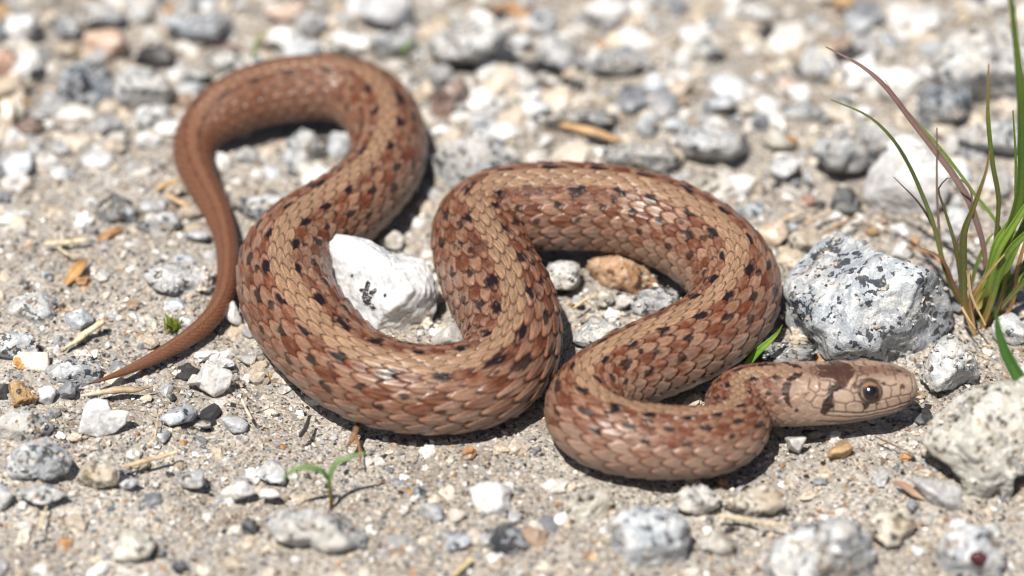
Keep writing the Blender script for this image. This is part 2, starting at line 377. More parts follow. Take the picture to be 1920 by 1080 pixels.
def stone(name, label, mat, shape, seed, sub=4, depth=0.85, sink=0.5, facets=12, rough=0.07, sharp=32., cat='stone', group=None, zadd=0.0, hook=None):
    """A broken stone as wide and as high as it looks in the photo, with its own depth, partly sunk in the sand."""
    v, f = rock_shape(seed, sub, facets, sharp, rough)
    v = v / np.abs(v).max(0)
    if isinstance(shape, tuple):
        x0, y0, x1, y1 = shape; c = np.array([(x0 + x1) / 2, (y0 + y1) / 2]); hw, hh = (x1 - x0) / 2, (y1 - y0) / 2
        X, Y, Z = v[:, 0] * hw, v[:, 1] * hh, v[:, 2]
    else:
        c, th, R = outline_radius(shape); hw = (np.max([p[0] for p in shape]) - np.min([p[0] for p in shape])) / 2; hh = (np.max([p[1] for p in shape]) - np.min([p[1] for p in shape])) / 2
        ang = np.arctan2(v[:, 1], v[:, 0]); rad = np.hypot(v[:, 0], v[:, 1])
        Rt = np.interp(ang, np.append(th, math.pi), np.append(R[(-np.arange(len(R))) % len(R)], R[0]))   # image y points down
        k = rad / np.maximum(1e-6, np.maximum(np.abs(np.cos(ang)), np.abs(np.sin(ang))) ** 0) ; k = np.clip(k, 0, None)
        # full outline where the stone is widest, shrinking towards its near and far side
        prof = np.clip(1 - np.abs(v[:, 2]) ** 2.6, 0, 1) ** 0.5
        nb_ = 72; bi = ((ang + math.pi) / (2 * math.pi) * nb_).astype(int) % nb_; mx = np.zeros(nb_); np.maximum.at(mx, bi, rad); mx[mx == 0] = 1
        mx = (np.roll(mx, 1) + 2 * mx + np.roll(mx, -1)) / 4
        k = np.minimum(rad / np.interp((ang + math.pi) / (2 * math.pi) * nb_ - 0.5, np.arange(-1, nb_ + 1), np.concatenate([mx[-1:], mx, mx[:1]])), 1.03)
        X, Y, Z = Rt * k * np.cos(ang), Rt * k * np.sin(ang), v[:, 2]
    p = at_z(c[0], c[1], 0); 
    for _ in range(3):
        s = mpp(p); p = at_z(c[0], c[1], hh * s * CP * sink + zadd)
    s = mpp(p); T = depth * hw * s
    V = X[:, None] * s * E1 + Y[:, None] * s * E2 - (Z * T)[:, None] * FWD
    p = p + FWD * 0.0
    o = obj(name, mesh_np(name, V, tris=f), M[mat], loc=p)
    tag(o, label, cat, group)
    SPOTS.append((p[0], p[1], 0.9 * max(hw * s, T * 0.8)))
    return o

# ------------------------------------------------------------------ the snake
def pt_in_poly(x, y, poly):
    ins = np.zeros(len(x), bool); n = len(poly)
    for i in range(n):
        x0, y0 = poly[i]; x1, y1 = poly[(i + 1) % n]
        c = ((y0 > y) != (y1 > y)) & (x < (x1 - x0) * (y - y0) / ((y1 - y0) + 1e-12) + x0); ins ^= c
    return ins
def seg_dist(x, y, pts):
    d = np.full(len(x), 1e9)
    for (x0, y0), (x1, y1) in zip(pts[:-1], pts[1:]):
        vx, vy = x1 - x0, y1 - y0; t = np.clip(((x - x0) * vx + (y - y0) * vy) / (vx * vx + vy * vy + 1e-9), 0, 1)
        d = np.minimum(d, np.hypot(x - x0 - t * vx, y - y0 - t * vy))
    return d
# seams between the head plates, in side view (same enlargement as HX)
SEAMS = [
 [(700, 702), (905, 720), (1100, 727), (1280, 700), (1430, 676), (1575, 640), (1690, 602), (1760, 560), (1800, 520)],
 [(640, 750), (680, 762), (900, 777), (1100, 770), (1300, 732), (1500, 700), (1650, 650), (1740, 600)],
 [(560, 830), (900, 842), (1200, 792), (1500, 742)],
 [(760, 580), (755, 700)], [(895, 605), (905, 718)], [(1110, 590), (1130, 672), (1100, 722)], [(1265, 610), (1285, 700)], [(1390, 570), (1430, 676)],
 [(1530, 530), (1580, 640)], [(1695, 520), (1705, 598)],
 [(750, 575), (895, 605), (1000, 575), (1100, 590), (1140, 580)], [(1290, 580), (1390, 555), (1530, 530), (1690, 518), (1725, 490)],
 [(745, 490), (760, 440), (870, 420), (960, 440), (1000, 500), (1000, 570)], [(745, 490), (755, 575)],
 [(1000, 470), (1050, 465), (1085, 500)], [(985, 400), (975, 450), (1000, 480)], [(1100, 580), (1060, 575), (1005, 570)],
 [(1340, 360), (1450, 400), (1470, 450), (1450, 535)], [(1455, 410), (1540, 380)], [(1580, 400), (1570, 522)], [(1750, 270), (1738, 400), (1725, 490)],
 [(1030, 350), (1100, 320), (1220, 310), (1340, 340)], [(570, 250), (620, 310), (740, 322), (800, 345)],
 [(560, 260), (610, 215), (900, 205), (1060, 210), (1200, 190), (1540, 210), (1740, 262)], [(1050, 330), (1080, 270), (1200, 235)], [(1540, 210), (1545, 330)],
 [(610, 340), (600, 400), (650, 440), (700, 430), (730, 370), (740, 322)], [(500, 300), (470, 420), (550, 470), (600, 440), (600, 360)],
 [(550, 470), (560, 500), (660, 510), (690, 470)], [(560, 500), (490, 585), (520, 650), (590, 662)], [(480, 470), (400, 490), (420, 560), (490, 585)],
]
BLOTCH = [   # polygon, colour
 ([(745, 380), (790, 365), (900, 410), (830, 430), (760, 470), (740, 560), (760, 650), (700, 680), (690, 710), (650, 745), (590, 715), (600, 670), (640, 560), (680, 500), (700, 430)], srgb(44, 24, 22)),
 ([(590, 265), (640, 222), (1060, 214), (1040, 262), (980, 315), (940, 375), (900, 412), (760, 352), (780, 305), (700, 292), (620, 292)], srgb(104, 70, 58)),
 ([(640, 120), (1240, 115), (1200, 178), (900, 190), (640, 172)], srgb(80, 48, 46)),
 ([(0, 110), (560, 118), (540, 158), (0, 172)], srgb(104, 68, 54)),
 ([(310, 240), (430, 232), (380, 290), (280, 325), (262, 390), (235, 450), (245, 580), (275, 650), (210, 615), (160, 525), (148, 440), (168, 360), (228, 300)], srgb(66, 34, 26)),
 ([(300, 640), (350, 670), (330, 715), (295, 690)], srgb(60, 36, 32)),
 ([(1098, 590), (1190, 600), (1170, 640), (1125, 678), (1098, 640)], srgb(40, 26, 24)),
 ([(1258, 590), (1312, 590), (1282, 635)], srgb(60, 38, 32)),
]
DOTS = [(1605, 412, 36, srgb(70, 40, 30)), (1380, 365, 28, srgb(78, 46, 36)), (1020, 385, 46, srgb(86, 48, 36)), (430, 490, 17, srgb(90, 60, 48)), (70, 290, 32, srgb(78, 48, 40)),
        (65, 830, 24, srgb(60, 42, 38)), (110, 880, 26, srgb(60, 42, 38)), (225, 890, 24, srgb(66, 46, 40)), (640, 560, 14, srgb(120, 90, 74)), (1690, 292, 20, srgb(120, 84, 66)),
        (1200, 262, 26, srgb(132, 92, 72)), (1420, 250, 22, srgb(130, 92, 74)), (1320, 228, 24, srgb(120, 82, 66))]
ROWS = 17; HALF = ROWS / 2; THMAX = math.radians(122)
EOBL = math.radians(33.0)

def build_snake():
    total = S_[-1]
    Ki = np.interp(S_, [0, total * 0.1, total * 0.35, total * 0.86, total * 0.95, total], [0.80, 0.66, 0.52, 0.475, 0.40, 0.35])   # scale length / girth radius
    U_dense = np.concatenate([[0], np.cumsum((S_[1] - S_[0]) / np.maximum(Ki * R_, 0.00022))[:-1]])
    # rings: 14 to a scale, finer on the head
    s_head = S_[np.searchsorted(XX_[4000:], 1440) + 4000] if True else 0
    Ub = np.arange(0, np.interp(s_head, S_, U_dense), 1 / 12.0)
    s_body = np.interp(Ub, U_dense, S_)
    nh = 300
    t = np.linspace(0, 1, nh + 1)[1:]; tt = 1 - (1 - t) ** 1.5
    s_hd = s_head + (total - s_head) * (0.55 * t + 0.45 * tt)
    s = np.concatenate([s_body, s_hd])
    U = np.interp(s, S_, U_dense)
    C = np.stack([np.interp(s, S_, C_[:, i]) for i in range(3)], 1); R = np.interp(s, S_, R_); RO = np.interp(s, S_, RO_); X = np.interp(s, S_, XX_)
    ds = S_[1] - S_[0]
    Td = np.gradient(C_, ds, axis=0); Td /= np.linalg.norm(Td, axis=1)[:, None]
    T = np.stack([np.interp(s, S_, Td[:, i]) for i in range(3)], 1); T /= np.linalg.norm(T, axis=1)[:, None]
    Z = np.array([0, 0, 1.0]); Nn = Z - T * (T @ Z)[:, None]; Nn /= np.linalg.norm(Nn, axis=1)[:, None]
    B = np.cross(T, Nn)                                        # the snake's own left (facing its head)
    # roll towards the viewer: turn the back vector towards -y
    sgn = np.where(np.cross(T, Nn)[:, 1] < 0, 1.0, -1.0); sgn = B[:, 1] * -1
    a = RO * np.clip(sgn * 1.6, -1, 1)
    N2 = Nn * np.cos(a)[:, None] + B * np.sin(a)[:, None]; B2 = B * np.cos(a)[:, None] - Nn * np.sin(a)[:, None]
    # columns: 12 to a dorsal row, coarser on the belly
    v = np.linspace(-HALF, HALF, ROWS * 12 + 1)
    q = np.abs(v) / HALF; th_d = np.sign(v) * THMAX * (0.62 * q + 0.38 * q * q)
    bel = np.linspace(THMAX, 2 * math.pi - THMAX, 24)[1:-1]
    th = np.concatenate([th_d, bel]); vv = np.concatenate([v, np.full(len(bel), 99.0)])
    nr, nc = len(s), len(th)
    TH = np.broadcast_to(th, (nr, nc)); V = np.broadcast_to(vv, (nr, nc)); UU = np.broadcast_to(U[:, None], (nr, nc))
    # girth of trunk and head
    hx = (X - 1440) * HK; head = hx > 0
    hwid = np.interp(hx, HX, HW); hwid = np.where(hx > 1650, np.interp(hx, HX, HW), hwid)
    k = np.interp(hx, [-400, 0, 500, 900, 1300, 1600, 1840], [1.0, 1.0, 1.10, 1.20, 1.12, 1.12, 1.15])
    rr = np.where(head, 0.5 * hwid * np.array([mpp(c) for c in C]), R)
    hh = np.where(head, rr / np.sqrt(math.cos(EOBL) ** 2 + (k * math.sin(EOBL)) ** 2), R); ww = hh * np.where(head, k, 1.0)
    n_se = np.interp(hx, [-300, 500, 1000, 1840], [2.0, 2.15, 2.5, 2.3])[:, None]
    ct, st = np.cos(TH), np.sin(TH)
    sr = (np.abs(ct) ** n_se + np.abs(st) ** n_se) ** (-1 / n_se)
    up = np.where(ct > 0, 1.0, np.interp(hx, [-300, 200], [0.90, 0.96])[:, None])       # the belly is flatter than the back
    lh = ct * sr * up * hh[:, None]; lw = st * sr * ww[:, None]
    # ---------------- the scales: each overlaps the one behind it
    hw_, La = 0.61, 0.73
    us = -UU            # grows towards the tail
    best_u = np.full((nr, nc), 1e9); e_top = np.zeros((nr, nc)); b_top = np.zeros((nr, nc)); a_top = np.zeros((nr, nc)); jj = np.zeros((nr, nc)); cov = np.full((nr, nc), 9.0)
    dors = V < 50
    jr = np.round(np.clip(V, -HALF, HALF))
    cand = []
    for dj in (-1, 0, 1):
        j = jr + dj; ok = (np.abs(j) <= 8) & dors; off = 0.5 * (np.abs(j) % 2); b = V - j
        i0 = np.floor(us - off)
        for di in (-1, 0, 1, 2):
            u0 = i0 + di + off; a = us - u0
            tip = La * np.clip(1 - (np.abs(b) / hw_) ** 2, 0, 1) ** 0.72
            inside = ok & (np.abs(b) < hw_) & (a <= tip)
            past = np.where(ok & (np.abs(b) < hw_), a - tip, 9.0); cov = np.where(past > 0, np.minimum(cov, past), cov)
            better = inside & (u0 < best_u)
            best_u = np.where(better, u0, best_u); e_top = np.where(better, tip - a, e_top); b_top = np.where(better, b, b_top); a_top = np.where(better, a, a_top); jj = np.where(better, j, jj)
    sid_u = np.where(best_u < 1e8, best_u, 0)
    prof = np.clip(1 - e_top / 1.15, 0, 1) ** 0.8 - 0.34 * (b_top / hw_) ** 2 + 0.17 * np.exp(-(b_top / 0.09) ** 2) * (np.abs(jj) < 7)
    prof -= 0.55 * np.exp(-(e_top / 0.06) ** 2)                # the rim of each scale turns down
    belly = ~dors
    fb = us * 1.0 - np.floor(us * 1.0)
    prof = np.where(belly, 0.55 * fb, prof)
    relief = np.where(head, np.interp(hx, [0, 420, 720], [0.75, 0.5, 0.0]), 1.0)[:, None]
    relief = relief * np.interp(s, [0, total * 0.12, total * 0.4], [1.0, 0.9, 1.0])[:, None]
    # ---------------- head plates
    hx2 = np.broadcast_to(hx[:, None], (nr, nc))
    kz = HK / np.array([mpp(c) for c in C])[:, None]
    hyc = np.interp(hx, HX, HYC)[:, None]
    HY = hyc - (lh * math.cos(EOBL) - np.abs(lw) * math.sin(EOBL)) * kz
    hm = np.broadcast_to(head[:, None], (nr, nc)).ravel()
    fx, fy = hx2.ravel()[hm], HY.ravel()[hm]
    wob = 5 * vnoise(np.stack([fx / 40, fy / 40, fx * 0], 1), 3); fx2, fy2 = fx + wob, fy + 5 * vnoise(np.stack([fx / 40 + 9, fy / 40, fx * 0], 1), 4)
    ds_ = np.full(len(fx), 1e9)
    for ln in SEAMS: ds_ = np.minimum(ds_, seg_dist(fx2, fy2, ln))
    ds_ = np.minimum(ds_, np.abs(np.hypot(fx - 1205, fy - 455) - 148))
    seam = np.exp(-(ds_ / 8.0) ** 2)
    hd = np.zeros(nr * nc); hd[hm] = -seam * 0.00009 + 0.00004 * np.exp(-(ds_ / 60) ** 2)
    # brow over the eye, pit round the eye, mouth
    brow = np.exp(-(((fx - 1220) / 190) ** 2 + ((fy - 300) / 40) ** 2)); pit = np.exp(-(np.hypot(fx - 1205, fy - 455) / 105) ** 4)
    hd[hm] += brow * 0.00022 - pit * 0.00020 - 0.00012 * np.exp(-(seg_dist(fx, fy, SEAMS[0]) / 9) ** 2)
    hd = hd.reshape(nr, nc)
    disp = prof * relief * (0.062 * R)[:, None] + hd
    rad = np.sqrt(lh ** 2 + lw ** 2) + 1e-9
    f = 1 + disp / rad * np.clip(rad / (0.3 * 0.001), 0, 1)
    P = C[:, None] + (lh * f)[..., None] * N2[:, None] + (lw * f)[..., None] * B2[:, None]
    # ---------------- colours (pigment, plus occlusion shade painted between the scales)
    h1 = _hash(sid_u * 2, jj, jj * 0, 5); h2 = _hash(sid_u * 2, jj, jj * 0, 8); h3 = _hash(sid_u * 2, jj, jj * 0, 12)
    d = np.abs(jj); side = jj > 0
    st_tan = srgb(180, 146, 117); flank = srgb(180, 141, 113); low = srgb(180, 150, 131); rust = srgb(132, 76, 48); ink = srgb(36, 24, 26); tailc = srgb(148, 100, 74); brown = srgb(116, 60, 38)
    ub2 = sid_u + np.where(side, 0.5, 0)
    blk = np.floor((ub2 + 0.5 * (d % 2)) / 1.0)
    ph = np.mod(blk, 2)                                           # every second scale
    ph3 = np.mod(np.floor(blk / 2 + (d > 4) * 0.5), 2)
    stri = vnoise(np.stack([(us * 2.2).ravel(), (V * 11).ravel(), np.zeros(nr * nc)], 1), 25).reshape(nr, nc)
    av = np.abs(V); sdo = np.where(V > 0, 1.0, 0.0)                  # the two sides alternate
    big = fbm(np.stack([(us * 0.45).ravel(), (V * 0.45).ravel(), np.zeros(nr * nc)], 1), 27, 2).reshape(nr, nc)
    jx = 0.35 * vnoise(np.stack([(us * 0.7).ravel(), (V * 0.4).ravel(), np.zeros(nr * nc)], 1), 61).reshape(nr, nc)
    row1 = np.cos(math.pi * (us + jx + sdo)); row2 = -row1
    uc, vc_ = sid_u + 0.05, np.abs(jj); sdc = np.where(jj > 0, 1.0, 0.0)
    def checks(u_, v_, s_):
        t_ = 0
        for vc, phs, g in ((2.45, 0, 1.0), (3.75, 1, 1.0), (5.05, 0, 0.9), (6.2, 1, 0.5)):
            du = np.mod(u_ + s_ + phs + 1.0, 2.0) - 1.0
            t_ = np.maximum(t_, g * np.exp(-((du / 0.62) ** 2 + ((v_ - vc) / 0.74) ** 2) ** 1.3))
        return t_
    chk = 0.62 * checks(uc + 0.2 * (h1 - 0.5), vc_, sdc) + 0.38 * checks(us + jx * 0.5, av, sdo)
    wr = np.interp(av, [0, 1.0, 1.5, 2.3, 4.2, 5.4, 6.4, 7.4], [0.03, 0.07, 0.16, 0.17, 0.17, 0.12, 0.06, 0.02])
    wr = wr + 0.86 * chk + (h1 - 0.5) * 0.22 * (av > 1.4) + 0.10 * big * (av > 1.4)
    wr = np.clip(wr, 0, 1)
    base = np.where((d <= 1)[..., None], st_tan * (1 + 0.22 * stri)[..., None], np.where((d >= 5)[..., None], low, flank * 0.6 + low * 0.4))
    nzq = fbm(np.stack([(us * 3.1).ravel(), (V * 3.1).ravel(), np.zeros(nr * nc)], 1), 23, 3).reshape(nr, nc)
    wr = np.clip(wr * (1 + 0.55 * nzq) + 0.18 * (np.abs(b_top) - 0.3) * (d >= 3), 0, 1)
    Cc = base * (1 - wr[..., None]) + rust * wr[..., None]
    Cc = Cc * (0.90 + 0.2 * h2)[..., None]
    # within a scale: worn pale middle, rusty margin
    nzp = fbm(np.stack([(us * 5).ravel(), (V * 5).ravel(), np.zeros(nr * nc)], 1), 21, 3).reshape(nr, nc)
    Cc = Cc * (1 + 0.13 * nzp + 0.12 * stri)[..., None]
    rim = np.exp(-(e_top / 0.10) ** 2); crack = np.exp(-(cov / 0.10) ** 2) * (cov < 5)  # crack: dark skin and painted-in shade just past each covering scale's edge
    rimc = np.where((d >= 5)[..., None], srgb(186, 116, 78), np.where((d <= 1)[..., None], srgb(176, 132, 98), srgb(150, 82, 52)))
    Cc = Cc * (1 - 0.55 * rim[..., None]) + rimc * 0.55 * rim[..., None]
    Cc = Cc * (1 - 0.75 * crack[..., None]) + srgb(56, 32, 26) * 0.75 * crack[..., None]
    # black marks along the stripe and, weaker, lower on the flank
    nzm = fbm(np.stack([(us * 2.4).ravel(), (V * 2.4).ravel(), np.zeros(nr * nc)], 1), 29, 3).reshape(nr, nc)
    def spots(phase, vc, ru, rv, gain, skip, sd):
        kk = np.floor((us + phase) / 2); hk = _hash(kk, sdo, kk * 0, sd)
        du = (us + phase) - kk * 2 - 1 + 0.3 * (_hash(kk, sdo, kk * 0, sd + 1) - 0.5); dv = av - vc - 0.35 * (_hash(kk, sdo, kk * 0, sd + 2) - 0.5)
        r_ = np.sqrt((du / ru) ** 2 + (dv / rv) ** 2) * (0.8 + 0.5 * hk)
        return gain * sstep(1.15, 0.75, r_ + 0.62 * nzm - 0.42 * np.exp(-(cov / 0.16) ** 2) + 0.10 * np.exp(-(e_top / 0.12) ** 2)) * (hk > skip)
    mk = spots(sdo, 1.85, 0.36, 0.44, 1.0, 0.02, 71)
    mk2 = np.clip(1.25 * (chk - 0.45), 0, 1) * (0.55 + 0.45 * sstep(-0.3, 0.4, nzm)); mk2 = np.maximum(mk2, 0.8 * spots(sdo, 2.0, 0.55, 0.6, 1.0, 0.0, 71))[..., None]   # dark rust in the checks
    Cc = Cc * (1 - 0.85 * mk2) + srgb(88, 44, 30) * 0.85 * mk2
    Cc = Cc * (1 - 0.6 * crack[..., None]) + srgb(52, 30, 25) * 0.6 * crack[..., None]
    Cc = Cc * (1 + 0.16 * np.exp(-((e_top - 0.22) / 0.12) ** 2))[..., None]
    mk = np.maximum(mk, spots(sdo + 1, 3.75, 0.32, 0.40, 0.9, 0.06, 75)); mk = np.maximum(mk, spots(sdo, 2.9, 0.22, 0.28, 0.8, 0.35, 79))
    mk = np.maximum(mk, spots(sdo, 5.1, 0.28, 0.34, 0.85, 0.2, 83)); mk = np.maximum(mk, spots(sdo + 1, 6.4, 0.18, 0.24, 0.7, 0.6, 87))
    thin = np.clip(spots(sdo, 1.9, 0.5, 0.5, 1.0, 0.0, 71), 0, 1)
    mk = np.clip(mk, 0, 1)[..., None]
    Cc = Cc * (1 - 0.98 * mk) + ink * 0.98 * mk
    bc = np.broadcast_to(srgb(186, 156, 134) * 0.95, Cc.shape) * (1 - 0.25 * np.exp(-((1 - fb) / 0.12) ** 2))[..., None]
    Cc = np.where(belly[..., None], bc, Cc)
    # the tail half is a plainer brown
    tl = 1 - sstep(total * 0.14, total * 0.34, s); tl = tl[:, None, None]
    tdots = (0.75 * thin)[..., None]
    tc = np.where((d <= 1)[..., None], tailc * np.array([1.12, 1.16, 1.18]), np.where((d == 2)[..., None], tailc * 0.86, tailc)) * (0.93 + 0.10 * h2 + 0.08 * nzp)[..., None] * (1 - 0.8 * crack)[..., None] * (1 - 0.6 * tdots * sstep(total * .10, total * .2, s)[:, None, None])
    tc = np.where(belly[..., None], tailc * 1.02, tc)
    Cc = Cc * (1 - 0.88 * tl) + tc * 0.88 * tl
    # head
    hc = np.broadcast_to(srgb(204, 177, 156), (len(fx), 3)).copy()
    topw = sstep(340, 200, fy); hc = hc * (1 - 0.85 * topw[:, None]) + srgb(134, 96, 78) * 0.85 * topw[:, None]
    nh_ = fbm(np.stack([fx / 28, fy / 28, fx * 0], 1), 31, 4)
    hc = hc * (1 + 0.10 * nh_)[:, None]
    chin = sstep(740, 860, fy); hc = hc * (1 - 0.5 * chin[:, None]) + srgb(200, 176, 150) * 0.5 * chin[:, None]
    ex, ey = fx + 9 * vnoise(np.stack([fx / 16, fy / 16, fx * 0], 1), 41), fy + 9 * vnoise(np.stack([fx / 16 + 7, fy / 16, fx * 0], 1), 42)
    flat = Cc.reshape(-1, 3); wl = np.interp(fx, [0, 480, 700], [0.0, 0.75, 1.0])[:, None]
    nw = (0.42 * sstep(0, 420, fx))[:, None]; neckc = flat[hm] * (1 - nw) + srgb(196, 162, 138) * nw
    hc = neckc * (1 - wl) + hc * wl
    sw = (np.maximum(0.85 * seam, 0.95 * np.exp(-(seg_dist(fx2, fy2, SEAMS[0]) / 9) ** 2)) * np.interp(fx, [300, 480], [0, 1]))[:, None]
    hc = hc * (1 - sw) + srgb(74, 44, 34) * sw
    lip = np.exp(-((fy - np.interp(fx, [700, 1100, 1430, 1690], [660, 665, 620, 560])) / 50) ** 2) * (fx > 760) * (fx < 1750); hc = hc * (1 + 0.14 * lip)[:, None]
    mot = sstep(0.05, 0.55, fbm(np.stack([fx / 60, fy / 30, fx * 0], 1), 37, 3)) * sstep(345, 230, fy) * (fx > 500); hc = hc * (1 - 0.42 * mot[:, None])
    for poly, c_ in BLOTCH:
        c_ = c_ * 0.72; ins = pt_in_poly(ex, ey, poly).astype(float) * (0.90 + 0.1 * sstep(-0.5, 0.3, nh_))
        hc = hc * (1 - 0.98 * ins[:, None]) + c_ * 0.98 * ins[:, None]
    for (dx, dy, dr, c_) in DOTS:
        g = sstep(1.1, 0.7, np.hypot(ex - dx, ey - dy) / dr); hc = hc * (1 - 0.85 * g[:, None]) + c_ * 0.85 * g[:, None]
    sock = np.exp(-((np.hypot(fx - 1205, fy - 455) - 132) / 20) ** 2); hc = hc * (1 - 0.9 * sock[:, None]) + srgb(44, 28, 22) * 0.9 * sock[:, None]
    flat[hm] = hc
    # close both ends
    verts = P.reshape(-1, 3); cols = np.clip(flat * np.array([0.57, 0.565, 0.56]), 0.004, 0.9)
    idx = np.arange(nr * nc).reshape(nr, nc); nxt = np.roll(idx, -1, 1)
    q = np.stack([idx[:-1], nxt[:-1], nxt[1:], idx[1:]], -1).reshape(-1, 4)[:, ::-1]
    verts = np.concatenate([verts, C[:1], C[-1:]]); cols = np.concatenate([cols, cols[:1], cols[(nr - 1) * nc:(nr - 1) * nc + 1]])
    n0 = nr * nc
    tr = np.concatenate([np.stack([np.full(nc, n0), idx[0], nxt[0]], 1)[:, ::-1], np.stack([np.full(nc, n0 + 1), nxt[-1], idx[-1]], 1)[:, ::-1]])
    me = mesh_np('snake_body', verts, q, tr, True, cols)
    # where the eyes sit
    eyes = []
    for sd in (1, -1):
        sel = head[:, None] & (np.sign(lw) == sd); dd = np.where(sel, (hx2 - 1205) ** 2 + (HY - 455) ** 2, 1e9); i, j = np.unravel_index(dd.argmin(), dd.shape)
        nrm = (lh[i, j] / hh[i] ** 2) * N2[i] + (lw[i, j] / ww[i] ** 2) * B2[i]; nrm /= np.linalg.norm(nrm)
        eyes.append((P[i, j], nrm, T[i], N2[i], 22.5 * mpp(C[i])))
    return me, eyes

def snake_mat():
    m, nt, b = new_mat('snake_skin')
    a = N(nt, 'ShaderNodeAttribute', attribute_name='Col')
    g = N(nt, 'ShaderNodeNewGeometry'); n = N(nt, 'ShaderNodeTexNoise'); n.inputs['Scale'].default_value = 5200; n.inputs['Detail'].default_value = 3
    nt.links.new(g.outputs['Position'], n.inputs['Vector'])
    r = ramp(nt, [(0.25, 0.84), (0.75, 1.14)]); nt.links.new(n.outputs['Fac'], r.inputs[0])
    nt.links.new(mixc(nt, 1.0, a.outputs['Color'], r.outputs[0], 'MULTIPLY'), b.inputs['Base Color'])
    r2 = ramp(nt, [(0.3, 0.29), (0.7, 0.45)]); nt.links.new(n.outputs['Fac'], r2.inputs[0]); nt.links.new(r2.outputs[0], b.inputs['Roughness'])
    b.inputs['Specular IOR Level'].default_value = 0.38
    b.inputs['Subsurface Weight'].default_value = 0.03; b.inputs['Subsurface Scale'].default_value = 0.0003
    bp = N(nt, 'ShaderNodeBump'); bp.inputs['Strength'].default_value = 0.12; bp.inputs['Distance'].default_value = 0.00006
    nt.links.new(n.outputs['Fac'], bp.inputs['Height']); nt.links.new(bp.outputs[0], b.inputs['Normal'])
    return m
me, eyes = build_snake()
snake = bpy.data.objects.new('snake', None); col.objects.link(snake); snake.empty_display_size = 0.01
tag(snake, 'slender brown snake with rusty checkered flanks, coiled in loops on the gravel', 'snake')
obj('snake_body', me, snake_mat(), snake)
def simple_mat(name, c, rough, spec=0.5, coat=0.0, metal=0.0):
    m, nt, b = new_mat(name); b.inputs['Base Color'].default_value = (*c, 1); b.inputs['Roughness'].default_value = rough
    b.inputs['Specular IOR Level'].default_value = spec; b.inputs['Coat Weight'].default_value = coat; b.inputs['Coat Roughness'].default_value = 0.03; b.inputs['Metallic'].default_value = metal
    return m
def iris_mat():
    m, nt, b = new_mat('iris')
    tc = N(nt, 'ShaderNodeTexCoord'); n = N(nt, 'ShaderNodeTexNoise'); n.inputs['Scale'].default_value = 5500; n.inputs['Detail'].default_value = 4
    nt.links.new(tc.outputs['Object'], n.inputs['Vector'])
    sp = N(nt, 'ShaderNodeSeparateXYZ'); nt.links.new(tc.outputs['Object'], sp.inputs[0])
    mr = N(nt, 'ShaderNodeMapRange'); mr.inputs[1].default_value = -0.0002; mr.inputs[2].default_value = 0.0007; nt.links.new(sp.outputs['Y'], mr.inputs[0])
    ad = N(nt, 'ShaderNodeMath', operation='MULTIPLY_ADD'); ad.inputs[1].default_value = 0.5; nt.links.new(n.outputs['Fac'], ad.inputs[0]); nt.links.new(mr.outputs[0], ad.inputs[2])
    r = ramp(nt, [(0.3, (0.022, 0.009, 0.006)), (0.9, (0.055, 0.022, 0.010)), (1.4, (0.26, 0.14, 0.06))]); nt.links.new(ad.outputs[0], r.inputs[0])
    nt.links.new(r.outputs[0], b.inputs['Base Color']); b.inputs['Roughness'].default_value = 0.35; b.inputs['Coat Weight'].default_value = 1.0; b.inputs['Coat Roughness'].default_value = 0.03
    return m
EYE = [simple_mat('eye_rim', (0.022, 0.012, 0.008), 0.25, 0.5, 1.0), iris_mat(), simple_mat('pupil', (0.004, 0.003, 0.003), 0.15, 0.5, 1.0)]
def cap(rad, a0, a1, ns=40, nrg=14):
    v, q = [], []
    for i in range(nrg + 1):
        a = a0 + (a1 - a0) * i / nrg
        for k in range(ns):
            t = 2 * math.pi * k / ns; v.append((rad * math.sin(a) * math.cos(t), rad * math.sin(a) * math.sin(t), rad * math.cos(a)))
    for i in range(nrg):
        for k in range(ns):
            q.append((i * ns + k, (i + 1) * ns + k, (i + 1) * ns + (k + 1) % ns, i * ns + (k + 1) % ns))
    return np.array(v), np.array(q)
for p, nrm, tng, up, er in eyes:
    z = Vector(nrm); y = Vector(up) - z * Vector(up).dot(z); y.normalize(); x = y.cross(z)
    mt = Matrix((x, y, z)).transposed().to_4x4(); mt.translation = Vector(p) - z * er * 0.55
    eb = obj('eye', mesh_np('eye', *cap(er, 0.0001, math.pi - 0.0001, 40, 24)), EYE[0], snake); eb.matrix_local = mt
    eb['label'] = 'round glossy eye with golden brown iris'
    ir = obj('iris', mesh_np('iris', *cap(er * 1.012, 0.49, 0.98)), EYE[1], eb)
    pu = obj('pupil', mesh_np('pupil', *cap(er * 1.016, 0.0001, 0.50)), EYE[2], eb)

# ------------------------------------------------------------------ stones one can pick out in the photograph
def Z5(pts): return [(1360 + x / 1.8, 380 + y / 1.8) for x, y in pts]
quartz = stone('quartz_stone', 'white quartz stone with a black mineral star, wedged between the snake coils', 'quartz_glassy',
      [(610, 468), (628, 437), (660, 441), (692, 449), (735, 472), (770, 478), (796, 487), (812, 515), (823, 548), (818, 580), (806, 606), (770, 620), (735, 630), (690, 628), (650, 590), (620, 530)],
      21, 6, 0.55, 0.80, 15, 0.055, 60)
boulder = stone('granite_stone', 'large white granite stone with black flecks, behind the snake head', 'granite_blue',
      Z5([(215, 240), (300, 150), (370, 105), (402, 95), (450, 115), (510, 160), (580, 195), (660, 215), (720, 250), (770, 310), (788, 370), (775, 430), (735, 470), (690, 515), (640, 545), (540, 560), (420, 560), (320, 550), (280, 490), (220, 440), (190, 395), (190, 320)]),
      35, 6, 0.75, 0.70, 18, 0.06, 60)
